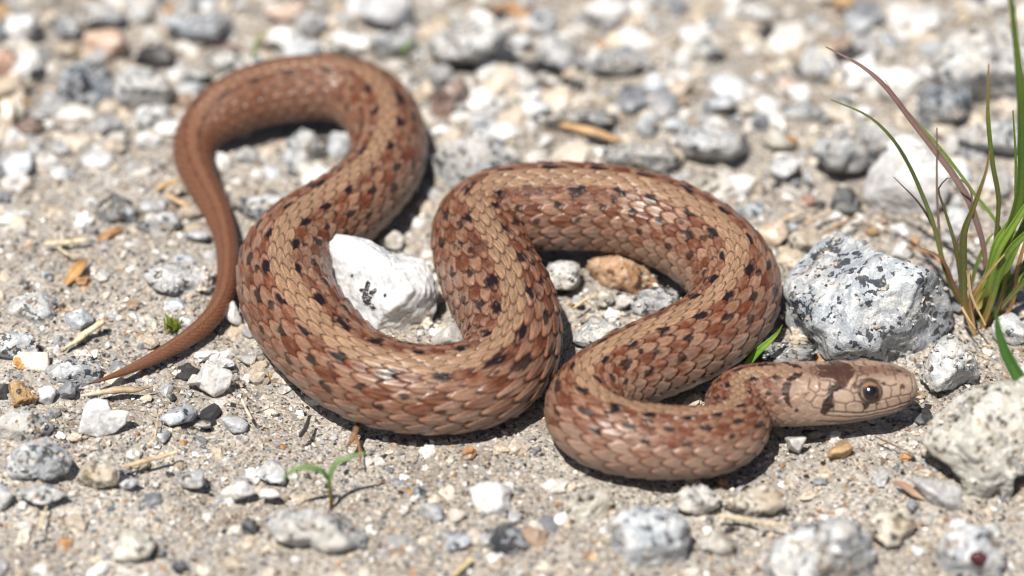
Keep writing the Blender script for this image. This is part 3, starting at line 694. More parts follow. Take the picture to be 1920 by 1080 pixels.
stone('granite_stone', 'rough cream granite stone with a broken lower corner, facing the snake snout', 'granite_cream',
      Z5([(648, 805), (680, 755), (740, 700), (790, 650), (850, 620), (930, 600), (1010, 585), (1100, 600), (1150, 700), (1130, 830), (1020, 890), (960, 930), (966, 985), (930, 1025), (850, 1035), (800, 990), (785, 930), (740, 880), (690, 850)]),
      47, 6, 0.7, 0.70, 16, 0.07, 50)
stone('granite_stone', 'small pale granite stone set between the flecked and the cream granite stones', 'granite_pale',
      Z5([(655, 590), (680, 520), (712, 462), (770, 440), (822, 482), (850, 540), (862, 592), (830, 612), (760, 632), (690, 637)]), 52, 5, 0.9, 0.85, 9, 0.08)
stone('flat_stone', 'thin grey slab lying under the edge of the cream granite stone', 'grey',
      Z5([(622, 930), (700, 935), (770, 950), (805, 965), (803, 1042), (750, 1040), (690, 1010), (650, 965)]), 55, 4, 0.7, 0.8, 7, 0.04)
# rows: name, label, material, box or outline, seed, extras
STONES = [
 # inside the right loop
 ('rust_stone', 'oval rust-orange granite stone lying inside the snake loop', 'rust', [(1098, 500), (1112, 480), (1150, 476), (1180, 487), (1215, 505), (1236, 530), (1225, 548), (1190, 556), (1160, 552), (1125, 535)], dict(sub=5, depth=0.8, rough=0.09)),
 ('granite_stone', 'grey granite stone half under the snake loop, touching the rust-orange stone', 'granite', (1008, 488, 1108, 558), dict(rough=0.09)),
 ('granite_stone', 'pale granite stone tucked against the snake flank below the rust-orange stone', 'granite_pale', [(1180, 566), (1200, 545), (1235, 536), (1270, 545), (1278, 570), (1240, 590), (1205, 594), (1185, 585)], dict(sub=5)),
 ('flat_stone', 'flat white stone in the gap where the snake coils meet', 'granite_pale', (1066, 585, 1172, 655), dict(depth=0.6)),
 ('pebble', 'cream pebble between the rust-orange stone and the flat white stone', 'granite_sandy', (1112, 545, 1152, 580), {}),
 ('pebble', 'grey-white pebble beside the pale granite stone inside the loop', 'granite_pale', (1148, 552, 1188, 582), {}),
 ('pebble', 'dirty white pebble under the rust-orange stone, by the snake back', 'granite_pale', (1070, 553, 1096, 575), {}),
 # by the white quartz
 ('pebble', 'rounded cream pebble behind the white quartz stone', 'quartz_warm', (704, 432, 760, 470), {}),
 ('grey_stone', 'smooth translucent grey stone in the crook of the snake, below the white quartz', 'grey', (800, 606, 876, 662), dict(rough=0.03, sharp=10)),
 ('pebble', 'pale blue chip against the smooth grey stone', 'granite_pale', (826, 636, 866, 656), {}),
 # inside the upper loop
 ('granite_stone', 'tall grey granite stone inside the upper loop of the snake', 'granite_pale', [(530, 300), (540, 265), (565, 240), (590, 248), (606, 280), (600, 315), (570, 328), (540, 322)], dict(sub=5)),
 ('pebble', 'white upright pebble beside the inner curve of the tail', 'quartz', (394, 284, 432, 336), {}),
 ('pebble', 'off-white pebble in the shadow of the upper loop', 'granite_pale', (434, 274, 492, 316), {}),
 ('pebble', 'pale pebble under the right side of the upper loop', 'granite_pale', (612, 246, 668, 300), {}),
 ('pebble', 'white pebble at the foot of the tall grey granite stone', 'quartz', (490, 310, 532, 342), {}),
 ('pebble', 'dark chip beside the tall grey granite stone', 'dark', (532, 316, 560, 338), {}),
 ('granite_stone', 'broad pale granite stone between tail and body', 'granite_pale', (446, 360, 560, 432), dict(depth=0.7)),
 # along the tail
 ('pebble', 'cream pebble pressed against the outside of the tail', 'quartz_warm', (334, 384, 384, 416), {}),
 ('granite_stone', 'white granite stone beside the dark stone', 'granite_pale', (250, 394, 340, 452), {}),
 ('dark_stone', 'black-grey stone with a jagged top', 'dark', [(176, 400), (186, 380), (215, 360), (236, 376), (258, 395), (256, 420), (220, 428), (190, 422)], dict(sub=5, rough=0.1)),
 ('pebble', 'small grey-white stone leaning on the tail', 'granite_pale', (346, 428, 400, 452), {}),
 ('granite_stone', 'flat pale granite stone embedded beside the thin tail', 'granite_pale', [(265, 520), (285, 500), (330, 490), (380, 500), (410, 515), (400, 548), (370, 562), (320, 560), (280, 545)], dict(sub=5, depth=0.7, sink=0.6)),
 ('pebble', 'rough white pebble above the moss tuft', 'quartz', (302, 554, 350, 592), {}),
 ('pebble', 'smooth white pebble touching the tail beside the moss tuft', 'quartz', (331, 592, 372, 622), dict(rough=0.03)),
 ('pebble', 'white pebble caught between tail and thick body', 'quartz', (420, 564, 456, 612), {}),
 ('pebble', 'glassy grey pebble under the thick body next to the tail', 'grey', (448, 598, 486, 634), {}),
 ('pebble', 'purple-brown bead of garnet on the sand', 'garnet', (265, 506, 281, 522), dict(rough=0.02)),
 ('pebble', 'round black seed-like mineral in the shade of the tail', 'black', (396, 604, 416, 626), dict(rough=0.03)),
 # left side
 ('granite_stone', 'broad granite stone with a white quartz crest', 'granite_pale', [(8, 590), (20, 560), (50, 545), (85, 548), (112, 565), (120, 590), (104, 612), (70, 622), (35, 615)], dict(sub=5)),
 ('granite_stone', 'blue-white granite slab next to the rust-tipped slab', 'granite_pale', (-20, 612, 74, 690), dict(depth=0.7)),
 ('granite_stone', 'pale flat granite stone behind the pale straw', 'granite_pale', (116, 575, 182, 625), dict(sink=0.6)),
 ('quartz_slab', 'white oblong quartz slab with a rust-orange end', 'quartz_rust', [(24, 686), (26, 668), (40, 659), (90, 660), (94, 680), (90, 696), (50, 695)], dict(sub=5, rough=0.02, sharp=40, depth=0.5)),
 ('granite_stone', 'white granite stone with black specks under the tail tip', 'granite', [(90, 700), (110, 684), (135, 667), (165, 668), (190, 690), (186, 712), (150, 728), (120, 730), (98, 722)], dict(sub=5, depth=0.8)),
 ('ochre_stone', 'crumbly ochre lump beside a pale chip', 'ochre', (14, 712, 74, 768), dict(rough=0.14, sub=5)),
 ('pebble', 'pale blue-white chip beside the ochre lump', 'quartz', (62, 718, 112, 762), {}),
 ('quartz_stone', 'white notched quartz stone among loose sand', 'quartz', [(148, 812), (155, 780), (165, 752), (180, 745), (203, 750), (210, 768), (245, 770), (236, 795), (215, 812), (185, 820)], dict(sub=5, rough=0.03, depth=0.6, sink=0.7)),
 ('quartz_stone', 'angular white quartz stone standing near the thick body', 'quartz', [(344, 722), (370, 702), (388, 674), (410, 684), (438, 702), (430, 728), (405, 750), (385, 735), (365, 722)], dict(sub=5, rough=0.03, depth=0.6)),
 ('granite_stone', 'blue-grey flat stone half buried near the dry stick', 'granite_pale', [(298, 785), (320, 768), (355, 758), (372, 772), (360, 790), (320, 798)], dict(sink=0.5)),
 ('granite_stone', 'large granite stone streaked black beside the notched quartz', 'granite', [(-20, 800), (10, 775), (45, 760), (75, 772), (100, 800), (90, 830), (40, 840), (-10, 835)], dict(sub=5)),
 ('granite_stone', 'pale granite stone with a dark shaded underside near the dry stick', 'granite_pale', [(6, 880), (20, 850), (45, 830), (85, 818), (115, 838), (138, 860), (132, 885), (100, 898), (60, 906), (25, 898)], dict(sub=5, rough=0.09)),
 ('granite_stone', 'crumbly sand-coated stone at the end of the dry stick', 'granite_sandy', [(142, 900), (150, 880), (180, 855), (205, 850), (228, 880), (222, 910), (180, 916), (155, 914)], dict(sub=5, rough=0.13)),
 ('flat_stone', 'long pale stone lying flat in front of the sand-coated stone', 'granite_pale', (30, 905, 130, 946), dict(sink=0.6)),
 ('pebble', 'whitish pebble beside the long pale flat stone', 'granite_pale', (-20, 905, 28, 955), {}),
 ('granite_stone', 'sandy granite lump with a dark front below the dry stick', 'granite_sandy', (205, 985, 292, 1056), dict(rough=0.1)),
 ('pebble', 'small grey pebble behind the seedling', 'granite_pale', (334, 880, 390, 920), {}),
 ('pebble', 'white pebble to one side of the seedling', 'quartz', (428, 902, 476, 944), {}),
 ('pebble', 'flat white chip beside the seedling stem', 'quartz', (484, 914, 526, 936), {}),
 # front
 ('granite_stone', 'glinting black-and-white granite stone in front of the seedling', 'granite', [(492, 975), (510, 958), (560, 952), (610, 958), (650, 975), (692, 1005), (690, 1030), (640, 1038), (560, 1030), (515, 1010)], dict(sub=5)),
 ('pebble', 'dark grey pebble beside the glinting granite stone', 'dark', (452, 972, 486, 1004), {}),
 ('pebble', 'small dark cube-like pebble in the loose sand', 'dark', (320, 1050, 352, 1078), {}),
 ('quartz_stone', 'bright white quartz stone in front of the middle coil', 'quartz', [(880, 915), (900, 904), (935, 902), (960, 915), (955, 940), (962, 960), (945, 976), (905, 972), (885, 945)], dict(sub=5, rough=0.03, depth=0.7)),
 ('granite_stone', 'grey-rimmed stone with a white heart below the bright white quartz', 'granite_dark', (912, 974, 994, 1042), dict(rough=0.06)),
 ('pebble', 'pinkish white pebble touching the grey-rimmed stone', 'quartz_warm', (988, 976, 1026, 1018), {}),
 ('pebble', 'pale rounded stone beside the bright white quartz', 'granite_pale', (784, 940, 846, 980), {}),
 ('pebble', 'cream wedge next to the pale rounded stone', 'quartz_warm', (838, 952, 878, 980), {}),
 ('pebble', 'blue-grey pebble with a black corner on the open sand', 'granite_dark', (770, 908, 804, 938), {}),
 ('granite_stone', 'knobbly cream granite stone under the front coil', 'granite_sandy', [(1060, 965), (1066, 940), (1090, 920), (1110, 906), (1140, 915), (1150, 945), (1130, 975), (1090, 985)], dict(sub=5, rough=0.12)),
 ('granite_stone', 'pale blue stone shaded by the front coil', 'granite_pale', [(1262, 930), (1280, 915), (1320, 910), (1350, 928), (1350, 950), (1320, 965), (1300, 970), (1270, 955)], dict(sub=5)),
 ('granite_stone', 'large blue-grey granite stone in front of the front coil', 'granite_pale', [(1140, 985), (1160, 955), (1200, 945), (1250, 950), (1290, 975), (1300, 1020), (1290, 1065), (1240, 1090), (1180, 1080), (1150, 1040)], dict(sub=5, rough=0.1)),
 ('pebble', 'white curved stone on top of the large blue-grey granite', 'quartz', (1154, 964, 1214, 1002), dict(zadd=0.0015)),
 ('granite_stone', 'crumbly tan stone at the end of the front coil shadow', 'granite_sandy', [(1352, 950), (1380, 925), (1420, 905), (1450, 910), (1474, 945), (1450, 965), (1400, 968)], dict(sub=5, rough=0.13, sink=0.6)),
 ('granite_stone', 'wide white granite stone with few dark specks in the front gravel', 'granite_pale', [(1420, 1060), (1450, 1015), (1500, 985), (1560, 970), (1600, 975), (1630, 1000), (1650, 1040), (1640, 1090), (1560, 1120), (1450, 1110)], dict(sub=5, rough=0.08)),
 ('granite_stone', 'sandy white stone behind the wide white granite stone', 'granite_sandy', [(1625, 975), (1660, 950), (1700, 952), (1722, 985), (1705, 1015), (1660, 1025), (1635, 1005)], dict(sub=5, rough=0.11)),
 ('granite_stone', 'white stone carrying a dark red garnet', 'granite_pale', [(1755, 1030), (1775, 1000), (1810, 980), (1850, 988), (1885, 1020), (1895, 1060), (1870, 1100), (1800, 1105), (1765, 1075)], dict(sub=5)),
 ('pebble', 'long pale stone in the sand before the front coil', 'granite_sandy', (1310, 995, 1390, 1042), {}),
 ('pebble', 'dark blue-grey pebble beside the thin grey slab', 'granite_dark', (1698, 935, 1724, 964), {}),
 # beside the snake head
 ('granite_stone', 'dark flecked granite shard under the green blade by the snake', 'granite_dark', (1408, 632, 1530, 690), dict(sub=5, rough=0.1, depth=0.6)),
 ('pebble', 'orange-brown pebble under the snake chin', 'ochre', (1548, 830, 1600, 862), dict(sink=0.5)),
 ('pebble', 'glassy white pebble in the shade of the snake neck', 'grey', (1472, 815, 1512, 850), {}),
 ('pebble', 'black flake under the snake chin', 'black', (1502, 800, 1560, 822), dict(rough=0.05, depth=0.5)),
 ('pebble', 'small rounded stone at the corner of the cream granite stone', 'brown', (1904, 893, 1940, 940), {}),
 # behind the right loop
 ('pebble', 'white rounded pebble touching the outside of the right loop', 'quartz_warm', (1418, 412, 1484, 472), dict(rough=0.04)),
 ('pebble', 'cream rounded pebble next to the flecked granite stone', 'granite_sandy', (1476, 418, 1546, 474), dict(rough=0.04)),
 ('pebble', 'small orange pebble among the dry stems', 'ochre', (1618, 424, 1650, 446), {}),
 ('dark_stone', 'dark granite stone behind the flecked granite stone', 'dark', (1556, 350, 1618, 404), dict(rough=0.09)),
 ('quartz_stone', 'large rounded white quartz behind the grass stems', 'quartz', [(1618, 365), (1632, 320), (1665, 280), (1710, 268), (1760, 290), (1785, 330), (1770, 380), (1740, 415), (1690, 420), (1640, 400)], dict(sub=5, rough=0.05, sharp=10)),
 ('granite_stone', 'rounded grey granite stone with a deep shadow beneath it', 'granite', [(1518, 285), (1535, 255), (1580, 240), (1630, 250), (1660, 280), (1650, 310), (1600, 325), (1550, 320)], dict(sub=5, sharp=12, sink=1.0)),
 ('granite_stone', 'small pale stone below the rounded grey granite stone', 'granite_pale', (1440, 285, 1512, 335), {}),
 ('granite_stone', 'broad pale granite stone behind the right loop', 'granite_pale', [(1250, 270), (1280, 240), (1340, 235), (1400, 250), (1412, 285), (1380, 310), (1310, 310), (1265, 300)], dict(sub=5)),
 ('granite_stone', 'pale granite stone half hidden by the right loop', 'granite', (1108, 268, 1276, 334), dict(sub=5, rough=0.09)),
 ('granite_stone', 'flecked granite stone between the two big loops', 'granite', [(806, 300), (830, 268), (880, 258), (935, 270), (966, 300), (955, 335), (900, 362), (840, 360), (812, 335)], dict(sub=5, depth=0.7)),
 ('granite_stone', 'grey granite stone beside the tall white pebble behind', 'granite_dark', (1010, 205, 1180, 250), dict(rough=0.1, depth=0.5, sink=0.6)),
 ('pebble', 'white pebble behind the two loops', 'quartz', (966, 184, 1034, 226), {}),
 ('brown_stone', 'red-brown stone behind the upper loop', 'brown', (804, 142, 882, 226), dict(rough=0.05)),
 ('pebble', 'cream stone touching the outer curve of the upper loop', 'quartz_warm', [(782, 205), (800, 200), (825, 225), (842, 250), (820, 262), (795, 255)], {}),
 ('pebble', 'white ball-like pebble beyond the right loop', 'quartz', (1208, 136, 1260, 186), dict(rough=0.03)),
 ('pebble', 'small upright white pebble beyond the right loop', 'granite_pale', (1192, 204, 1234, 256), {}),
 # far gravel
 ('granite_stone', 'large granite stone with a dark hollow under it behind the loops', 'granite', [(794, 85), (820, 60), (870, 45), (925, 40), (955, 65), (940, 100), (890, 118), (830, 116)], dict(sub=5, sink=1.05, rough=0.09)),
 ('granite_stone', 'pale granite stone next to the hollow granite stone', 'granite_pale', (1004, 62, 1092, 142), {}),
 ('granite_stone', 'blue-grey low stone with a shaded front behind the right loop', 'granite_pale', (1094, 86, 1206, 142), dict(sink=1.0)),
 ('quartz_stone', 'bright white stone far behind the right loop', 'quartz', (1086, -14, 1196, 50), {}),
 ('quartz_stone', 'bright white stone far behind the upper loop', 'quartz', (664, -16, 784, 56), {}),
 ('granite_stone', 'pale slab just beyond the top of the upper loop', 'granite_pale', (690, 60, 790, 108), {}),
 ('pink_stone', 'long pink-orange stone in the far gravel', 'pink', (494, -6, 606, 46), dict(rough=0.03)),
 ('granite_stone', 'large pale grey stone beyond the upper loop', 'granite_pale', (302, 18, 446, 84), {}),
 ('quartz_stone', 'white stone with a grey spot in the far gravel', 'granite_pale', (136, 4, 234, 58), {}),
 ('pink_stone', 'orange-pink stone beside the grey lump', 'pink', (154, 54, 240, 112), dict(rough=0.04)),
 ('granite_stone', 'dark grey lump in the far gravel', 'granite_dark', (94, 32, 160, 78), {}),
 ('pink_stone', 'pale pink stone beside the blue-grey stone', 'pink', (-40, 84, 46, 160), dict(rough=0.04)),
 ('tan_stone', 'rusty tan stone in the far gravel', 'ochre', (-30, 4, 44, 76), {}),
 ('granite_stone', 'blue-grey glinting stone in the far gravel', 'granite_dark', [(95, 175), (120, 130), (165, 110), (205, 130), (225, 175), (200, 205), (140, 212)], dict(sub=5)),
 ('granite_stone', 'wide pale stone leaning towards the upper loop', 'granite_pale', (205, 120, 330, 210), {}),
 ('granite_stone', 'ash-grey stone touching the curve of the tail', 'granite_pale', (256, 195, 326, 262), {}),
 ('pebble', 'elongated white pebble beside the tail curve', 'quartz', (254, 246, 314, 284), {}),
 ('pebble', 'creamy white pebble on the far sand', 'quartz_warm', (-6, 180, 30, 254), {}),
 ('pebble', 'brown rough pebble on the far sand', 'brown', (28, 218, 86, 262), {}),
 ('pebble', 'white soft-edged pebble on the far sand', 'quartz', (8, 284, 70, 336), {}),
 ('quartz_stone', 'white quartz stone beyond the grass stems', 'quartz', (1640, 122, 1740, 192), dict(rough=0.04)),
 ('dark_stone', 'charcoal-grey stone behind the grass stems', 'granite_dark', (1716, 158, 1836, 252), dict(rough=0.05, sub=5)),
 ('granite_stone', 'huge pale granite stone behind the grass tuft', 'granite_pale', [(1735, 120), (1760, 75), (1830, 55), (1910, 60), (1990, 100), (1990, 180), (1900, 205), (1820, 190), (1760, 170)], dict(sub=5)),
 ('granite_stone', 'wide grey stone behind the tall grass blade', 'granite_pale', (1790, 205, 1990, 300), {}),
 ('pebble', 'orange-tan block in the far gravel', 'ochre', (1556, -16, 1640, 22), {}),
 ('granite_stone', 'off-white stone in the far gravel beyond the purple stalk', 'granite_pale', (1572, 24, 1640, 66), {}),
 ('granite_stone', 'white stone in the far corner behind the grass', 'quartz', (1846, -20, 1900, 22), {}),
 ('granite_stone', 'pale stone on the bare far sand', 'granite_pale', (1500, 80, 1570, 170), {}),
 ('pebble', 'grey stone beside the grass tuft roots', 'granite_pale', (1860, 585, 1940, 650), {}),
 ('pebble', 'white chip standing beside the grass stems', 'quartz', (1668, 452, 1712, 490), {}),
]
for i, (nm, lb, mt, sh, kw) in enumerate(STONES):
    sh = sh if isinstance(sh, list) else tuple(sh)
    big = (max(p[0] for p in sh) - min(p[0] for p in sh)) if isinstance(sh, list) else sh[2] - sh[0]
    kw = dict(kw); kw.setdefault('sub', 4 if big < 90 else 5)
    stone(nm, lb, mt, sh, 100 + i * 3, cat='pebble' if nm == 'pebble' else 'stone', **kw)
# the garnet and the black mineral star are set into their stones
def inset(parent, name, mat, px, py, wpx, hpx, seed, lift):
    v, f = rock_shape(seed, 3, 8, 20, 0.08); p = at_z(px, py, lift); s = mpp(p)
    V = v[:, :1] * wpx / 2 * s * E1 + v[:, 1:2] * hpx / 2 * s * E2 - v[:, 2:3] * min(wpx, hpx) * 0.3 * s * FWD
    o = obj(name, mesh_np(name, V, tris=f), M[mat], parent); o.location = Vector(p) - parent.location
    return o
def surface_hit(ob, px, py):
    o_ = Vector(CAM) - ob.location; d_ = Vector(ray(px, py)).normalized(); ok, loc, nrm, _ = ob.ray_cast(o_, d_)
    return (loc + ob.location) if ok else None
bpy.context.view_layer.update()
def inset_on(parent, name, mat, px, py, wpx, hpx, seed):
    h = surface_hit(parent, px, py)
    if h is None: return
    v, f = rock_shape(seed, 3, 8, 20, 0.1); s = mpp(np.array(h))
    V = v[:, :1] * wpx / 2 * s * E1 + v[:, 1:2] * hpx / 2 * s * E2 - v[:, 2:3] * min(wpx, hpx) * (0.28 if mat == 'garnet' else 0.10) * s * FWD
    o = obj(name, mesh_np(name, V, tris=f), M[mat], parent); o.location = h - parent.location
gst = [o for o in col.objects if o.get('label', '').startswith('white stone carrying')][0]
slab = [o for o in col.objects if o.get('label', '').startswith('white oblong quartz slab')][0]
for k, (px, py, a, b) in enumerate([(33, 680, 16, 20), (38, 686, 16, 12), (32, 673, 10, 10), (44, 690, 10, 6)]): inset_on(slab, 'rust_stain', 'rust_crust', px, py, a, b, 300 + k)
inset_on(gst, 'garnet', 'garnet', 1832, 1048, 34, 30, 5)
r7 = np.random.default_rng(77)
star = [(690, 538, 11, 22), (704, 546, 18, 12), (684, 553, 8, 24), (692, 564, 22, 12), (700, 573, 13, 11), (723, 553, 9, 9), (661, 516, 6, 7), (798, 611, 26, 11)]
star += [(692 + r7.normal() * 7, 552 + r7.normal() * 8, r7.uniform(4, 11), r7.uniform(4, 13)) for _ in range(16)] + [(765, 588, 16, 8), (800, 587, 18, 7), (752, 598, 10, 6)]
for k, (px, py, a, b) in enumerate(star):
    inset_on(quartz, 'mineral_speck', 'black' if k < len(star) - 3 else 'brown', px, py, a, b, 60 + k)

# ------------------------------------------------------------------ loose pebbles strewn over the sand: up to 300 single ones, the finer grit as one mass
PROTO = []
for k in range(14):
    v, f = rock_shape(900 + k, 3, 9, 45, 0.08, 0.42, 0.85); v = v / np.abs(v).max(0)
    PROTO.append(mesh_np('pebble', v, tris=f))
KINDS = [('granite_pale', 'small pale granite pebble lying loose on the sand', 'pale granite pebbles strewn on the sand', 0.34),
         ('quartz', 'small white quartz pebble lying loose on the sand', 'white quartz pebbles strewn on the sand', 0.17),
         ('granite', 'small black-flecked granite pebble lying loose on the sand', 'flecked granite pebbles strewn on the sand', 0.26),
         ('granite_sandy', 'small sandy beige pebble lying loose on the sand', 'beige pebbles strewn on the sand', 0.14),
         ('tan', 'small tan pebble lying loose on the sand', 'tan pebbles strewn on the sand', 0.05),
         ('dark', 'small charcoal pebble lying loose on the sand', 'charcoal pebbles strewn on the sand', 0.05),
         ('pink', 'small pinkish pebble lying loose on the sand', 'pinkish pebbles strewn on the sand', 0.03),
         ('ochre', 'small ochre pebble lying loose on the sand', 'ochre pebbles strewn on the sand', 0.03)]
PM = {}
for kd in KINDS:
    PM[kd[0]] = []
    for me_ in PROTO:
        c = me_.copy(); c.materials.append(M[kd[0]]); PM[kd[0]].append(c)
cum = np.cumsum([k[3] for k in KINDS]); cum /= cum[-1]
LANDMARKS = []
def landmark(px, py, phrase): p = at_z(px, py, 0); LANDMARKS.append((p[0], p[1], phrase))
for px, py, ph in [(180, 717, 'the snake tail tip'), (200, 785, 'the notched white quartz'), (45, 740, 'the crumbly ochre lump'), (60, 678, 'the rust-tipped white slab'), (280, 860, 'the dry stick'), (620, 930, 'the green seedling'),
    (590, 995, 'the glinting black-and-white stone'), (925, 940, 'the bright white quartz stone'), (1220, 1020, 'the large blue-grey granite'), (1540, 1045, 'the wide white granite stone'), (1825, 1050, 'the garnet-bearing stone'),
    (1780, 840, 'the rough cream granite stone'), (1700, 950, 'the thin grey slab'), (1600, 830, 'the snake chin'), (1620, 540, 'the big flecked granite stone'), (1830, 580, 'the grass tuft roots'), (1890, 690, 'the single green leaf blade'),
    (1700, 345, 'the large rounded white quartz'), (1585, 380, 'the dark granite stone'), (1550, 410, 'the dry stems'), (1590, 285, 'the rounded grey granite with the shadow'), (1780, 205, 'the charcoal-grey stone'), (1690, 155, 'the white quartz beyond the grass'),
    (1850, 130, 'the huge pale granite stone'), (1540, 120, 'the pale stone on bare sand'), (1600, 20, 'the orange-tan block'), (1330, 275, 'the broad pale granite behind the loop'), (1235, 160, 'the white ball-like pebble'), (1140, 20, 'the far bright white stone'),
    (1105, 248, 'the orange wood chip'), (1150, 115, 'the low blue-grey stone'), (870, 80, 'the granite with a hollow beneath'), (840, 190, 'the red-brown stone'), (1000, 205, 'the white pebble behind the loops'), (720, 20, 'the white stone behind the upper loop'),
    (550, 20, 'the long pink-orange stone'), (370, 50, 'the large pale grey stone'), (195, 85, 'the orange-pink stone'), (185, 30, 'the spotted white stone'), (160, 165, 'the blue-grey glinting stone'), (0, 120, 'the pale pink stone'), (285, 265, 'the white pebble by the tail curve'),
    (55, 240, 'the rough brown pebble'), (40, 310, 'the soft-edged white pebble'), (215, 395, 'the jagged black-grey stone'), (140, 500, 'the orange dry leaf scrap'), (70, 580, 'the stone with a quartz crest'), (155, 630, 'the pale straw'), (340, 525, 'the flat stone by the tail'),
    (325, 605, 'the moss tuft'), (395, 710, 'the angular white quartz stone'), (570, 280, 'the tall grey stone inside the loop'), (500, 395, 'the broad stone between tail and body'), (570, 795, 'the short black twig'), (700, 530, 'the quartz with the black star'), (880, 310, 'the flecked granite between the loops'),
    (1165, 515, 'the rust-orange granite'), (1310, 970, 'the straw before the front coil'), (250, 1020, 'the sandy lump with dark front'), (70, 860, 'the stone with dark underside'), (185, 885, 'the sand-coated stone'), (760, 1000, 'the pale rounded front stone'), (1420, 935, 'the crumbly tan stone')]: landmark(px, py, ph)
ADJ = {'granite_pale': 'pale granite', 'quartz': 'white quartz', 'granite': 'black-flecked granite', 'granite_sandy': 'sandy beige', 'tan': 'tan', 'dark': 'charcoal', 'pink': 'pinkish', 'ochre': 'ochre'}
n, tries, STREWN = 0, 0, []
while n < 250 and tries < 40000:
    tries += 1
    px = rng.uniform(-60, 1980); py = rng.uniform(-80, 1130) if rng.random() < 0.5 else rng.uniform(-80, 430)
    front_sand = (py > 830 and px < 1050) or (py > 780 and 1450 < px < 1720)
    if front_sand and rng.random() < 0.75: continue
    p = at_z(px, py, 0); sz = rng.uniform(0.5, 1.0) ** 2 * (0.0032 if py < 400 else 0.0015)
    if n > 90: sz *= 0.7
    if n > 180: sz *= 0.75
    x, y = float(p[0]), float(p[1])
    dd, rd, _ = dist_snake(np.array([x]), np.array([y]), 20)
    if dd[0] < sz * 0.6 or not clear_of(x, y, sz * 0.72): continue
    ki = int(np.searchsorted(cum, rng.random())); kd = KINDS[min(ki, len(KINDS) - 1)]
    if kd[0] in ('pink', 'ochre', 'tan') and sz > 0.0011: kd = KINDS[0]
    o = bpy.data.objects.new('pebble', PM[kd[0]][rng.integers(14)]); col.objects.link(o)
    o.scale = (sz * rng.uniform(0.85, 1.3), sz * rng.uniform(0.7, 1.1), sz * rng.uniform(0.34, 0.62))
    o.rotation_euler = (rng.normal() * 0.3, rng.normal() * 0.3, rng.uniform(0, 6.28))
    o.location = (x, y, sz * rng.uniform(-0.16, 0.06))
    lm = min(LANDMARKS, key=lambda q: (q[0] - x) ** 2 + (q[1] - y) ** 2)
    size = 'tiny' if sz < 0.0008 else ('small' if sz < 0.0015 else 'mid-sized')
    tag(o, '%s %s pebble lying near %s' % (size, ADJ[kd[0]], lm[2]), 'pebble', kd[2])
    SPOTS.append((x, y, sz * 0.9)); n += 1
    STREWN.append((o, size, ADJ[kd[0]], lm))
sets_ = {}
for q in STREWN: sets_.setdefault(q[0]['label'], []).append(q)
ORD = ['first', 'second', 'third', 'fourth', 'fifth', 'sixth', 'seventh', 'eighth', 'ninth', 'tenth']
for lb_, qs in sets_.items():                      # alike pebbles near one landmark: counted outward from it
    if len(qs) > 1:
        qs.sort(key=lambda q: (q[0].location.x - q[3][0]) ** 2 + (q[0].location.y - q[3][1]) ** 2)
        for k_, q in enumerate(qs): q[0]['label'] = '%s %s pebble, %s counting outward from %s' % (q[1], q[2], ORD[min(k_, 9)], q[3][2])

SA = np.array(SPOTS)
def bank(x, y):
    h = np.zeros(len(x))
    for a, b, c in SA:
        m_ = (np.abs(x - a) < 2 * c) & (np.abs(y - b) < 2 * c)
        if m_.any():
            q_ = np.hypot(x[m_] - a, y[m_] - b) / c
            h[m_] = np.maximum(h[m_], min(0.0008, 0.3 * c) * np.exp(-(np.maximum(0, q_ - 0.65) * 2.2) ** 2))
    return h * (0.55 + 0.45 * vnoise(np.stack([x * 900, y * 900, x * 0], 1), 14))
bh = bank(gxf[inn], gyf[inn]) * sstep(0.0, 0.0012, e[inn]); gh2 = gh.copy(); gh2[inn] += bh
ground.data.vertices.foreach_set('co', np.stack([gxf, gyf, gh2], 1).astype(np.float32).ravel()); ground.data.update()
cling = []
for o_ in [q for q in col.objects if q.type == 'MESH' and q.get('category') in ('stone', 'pebble') and len(q.data.vertices) > 700]:
    co = np.empty(len(o_.data.vertices) * 3, np.float32); o_.data.vertices.foreach_get('co', co); co = co.reshape(-1, 3) + np.array(o_.location)
    nn = np.empty(len(o_.data.vertices) * 3, np.float32); o_.data.vertices.foreach_get('normal', nn); nn = nn.reshape(-1, 3)
    top = co[:, 2].max(); area = np.ptp(co[:, 0]) * np.ptp(co[:, 1]) * 1e6
    wgt = np.clip(nn[:, 2], 0, 1) * (1.15 - np.clip(co[:, 2] / top, 0, 1)) ** 1.6 * (co[:, 2] > -0.0003) * np.clip(0.4 + 2.2 * vnoise(co * 700, 8), 0, 1)
    if wgt.sum() <= 0 or 'quartz' in o_.data.materials[0].name: continue
    k_ = rng.choice(len(co), int(min(420, area * 4.5)), p=wgt / wgt.sum()); cling.append(co[k_] + rng.normal(size=(len(k_), 3)) * 0.00008)
cling = np.concatenate(cling)
def inside_spots(x, y, k=0.8):
    ins = np.zeros(len(x), bool)
    for a, b, c in SA: ins |= (x - a) ** 2 + (y - b) ** 2 < (c * k) ** 2
    return ins
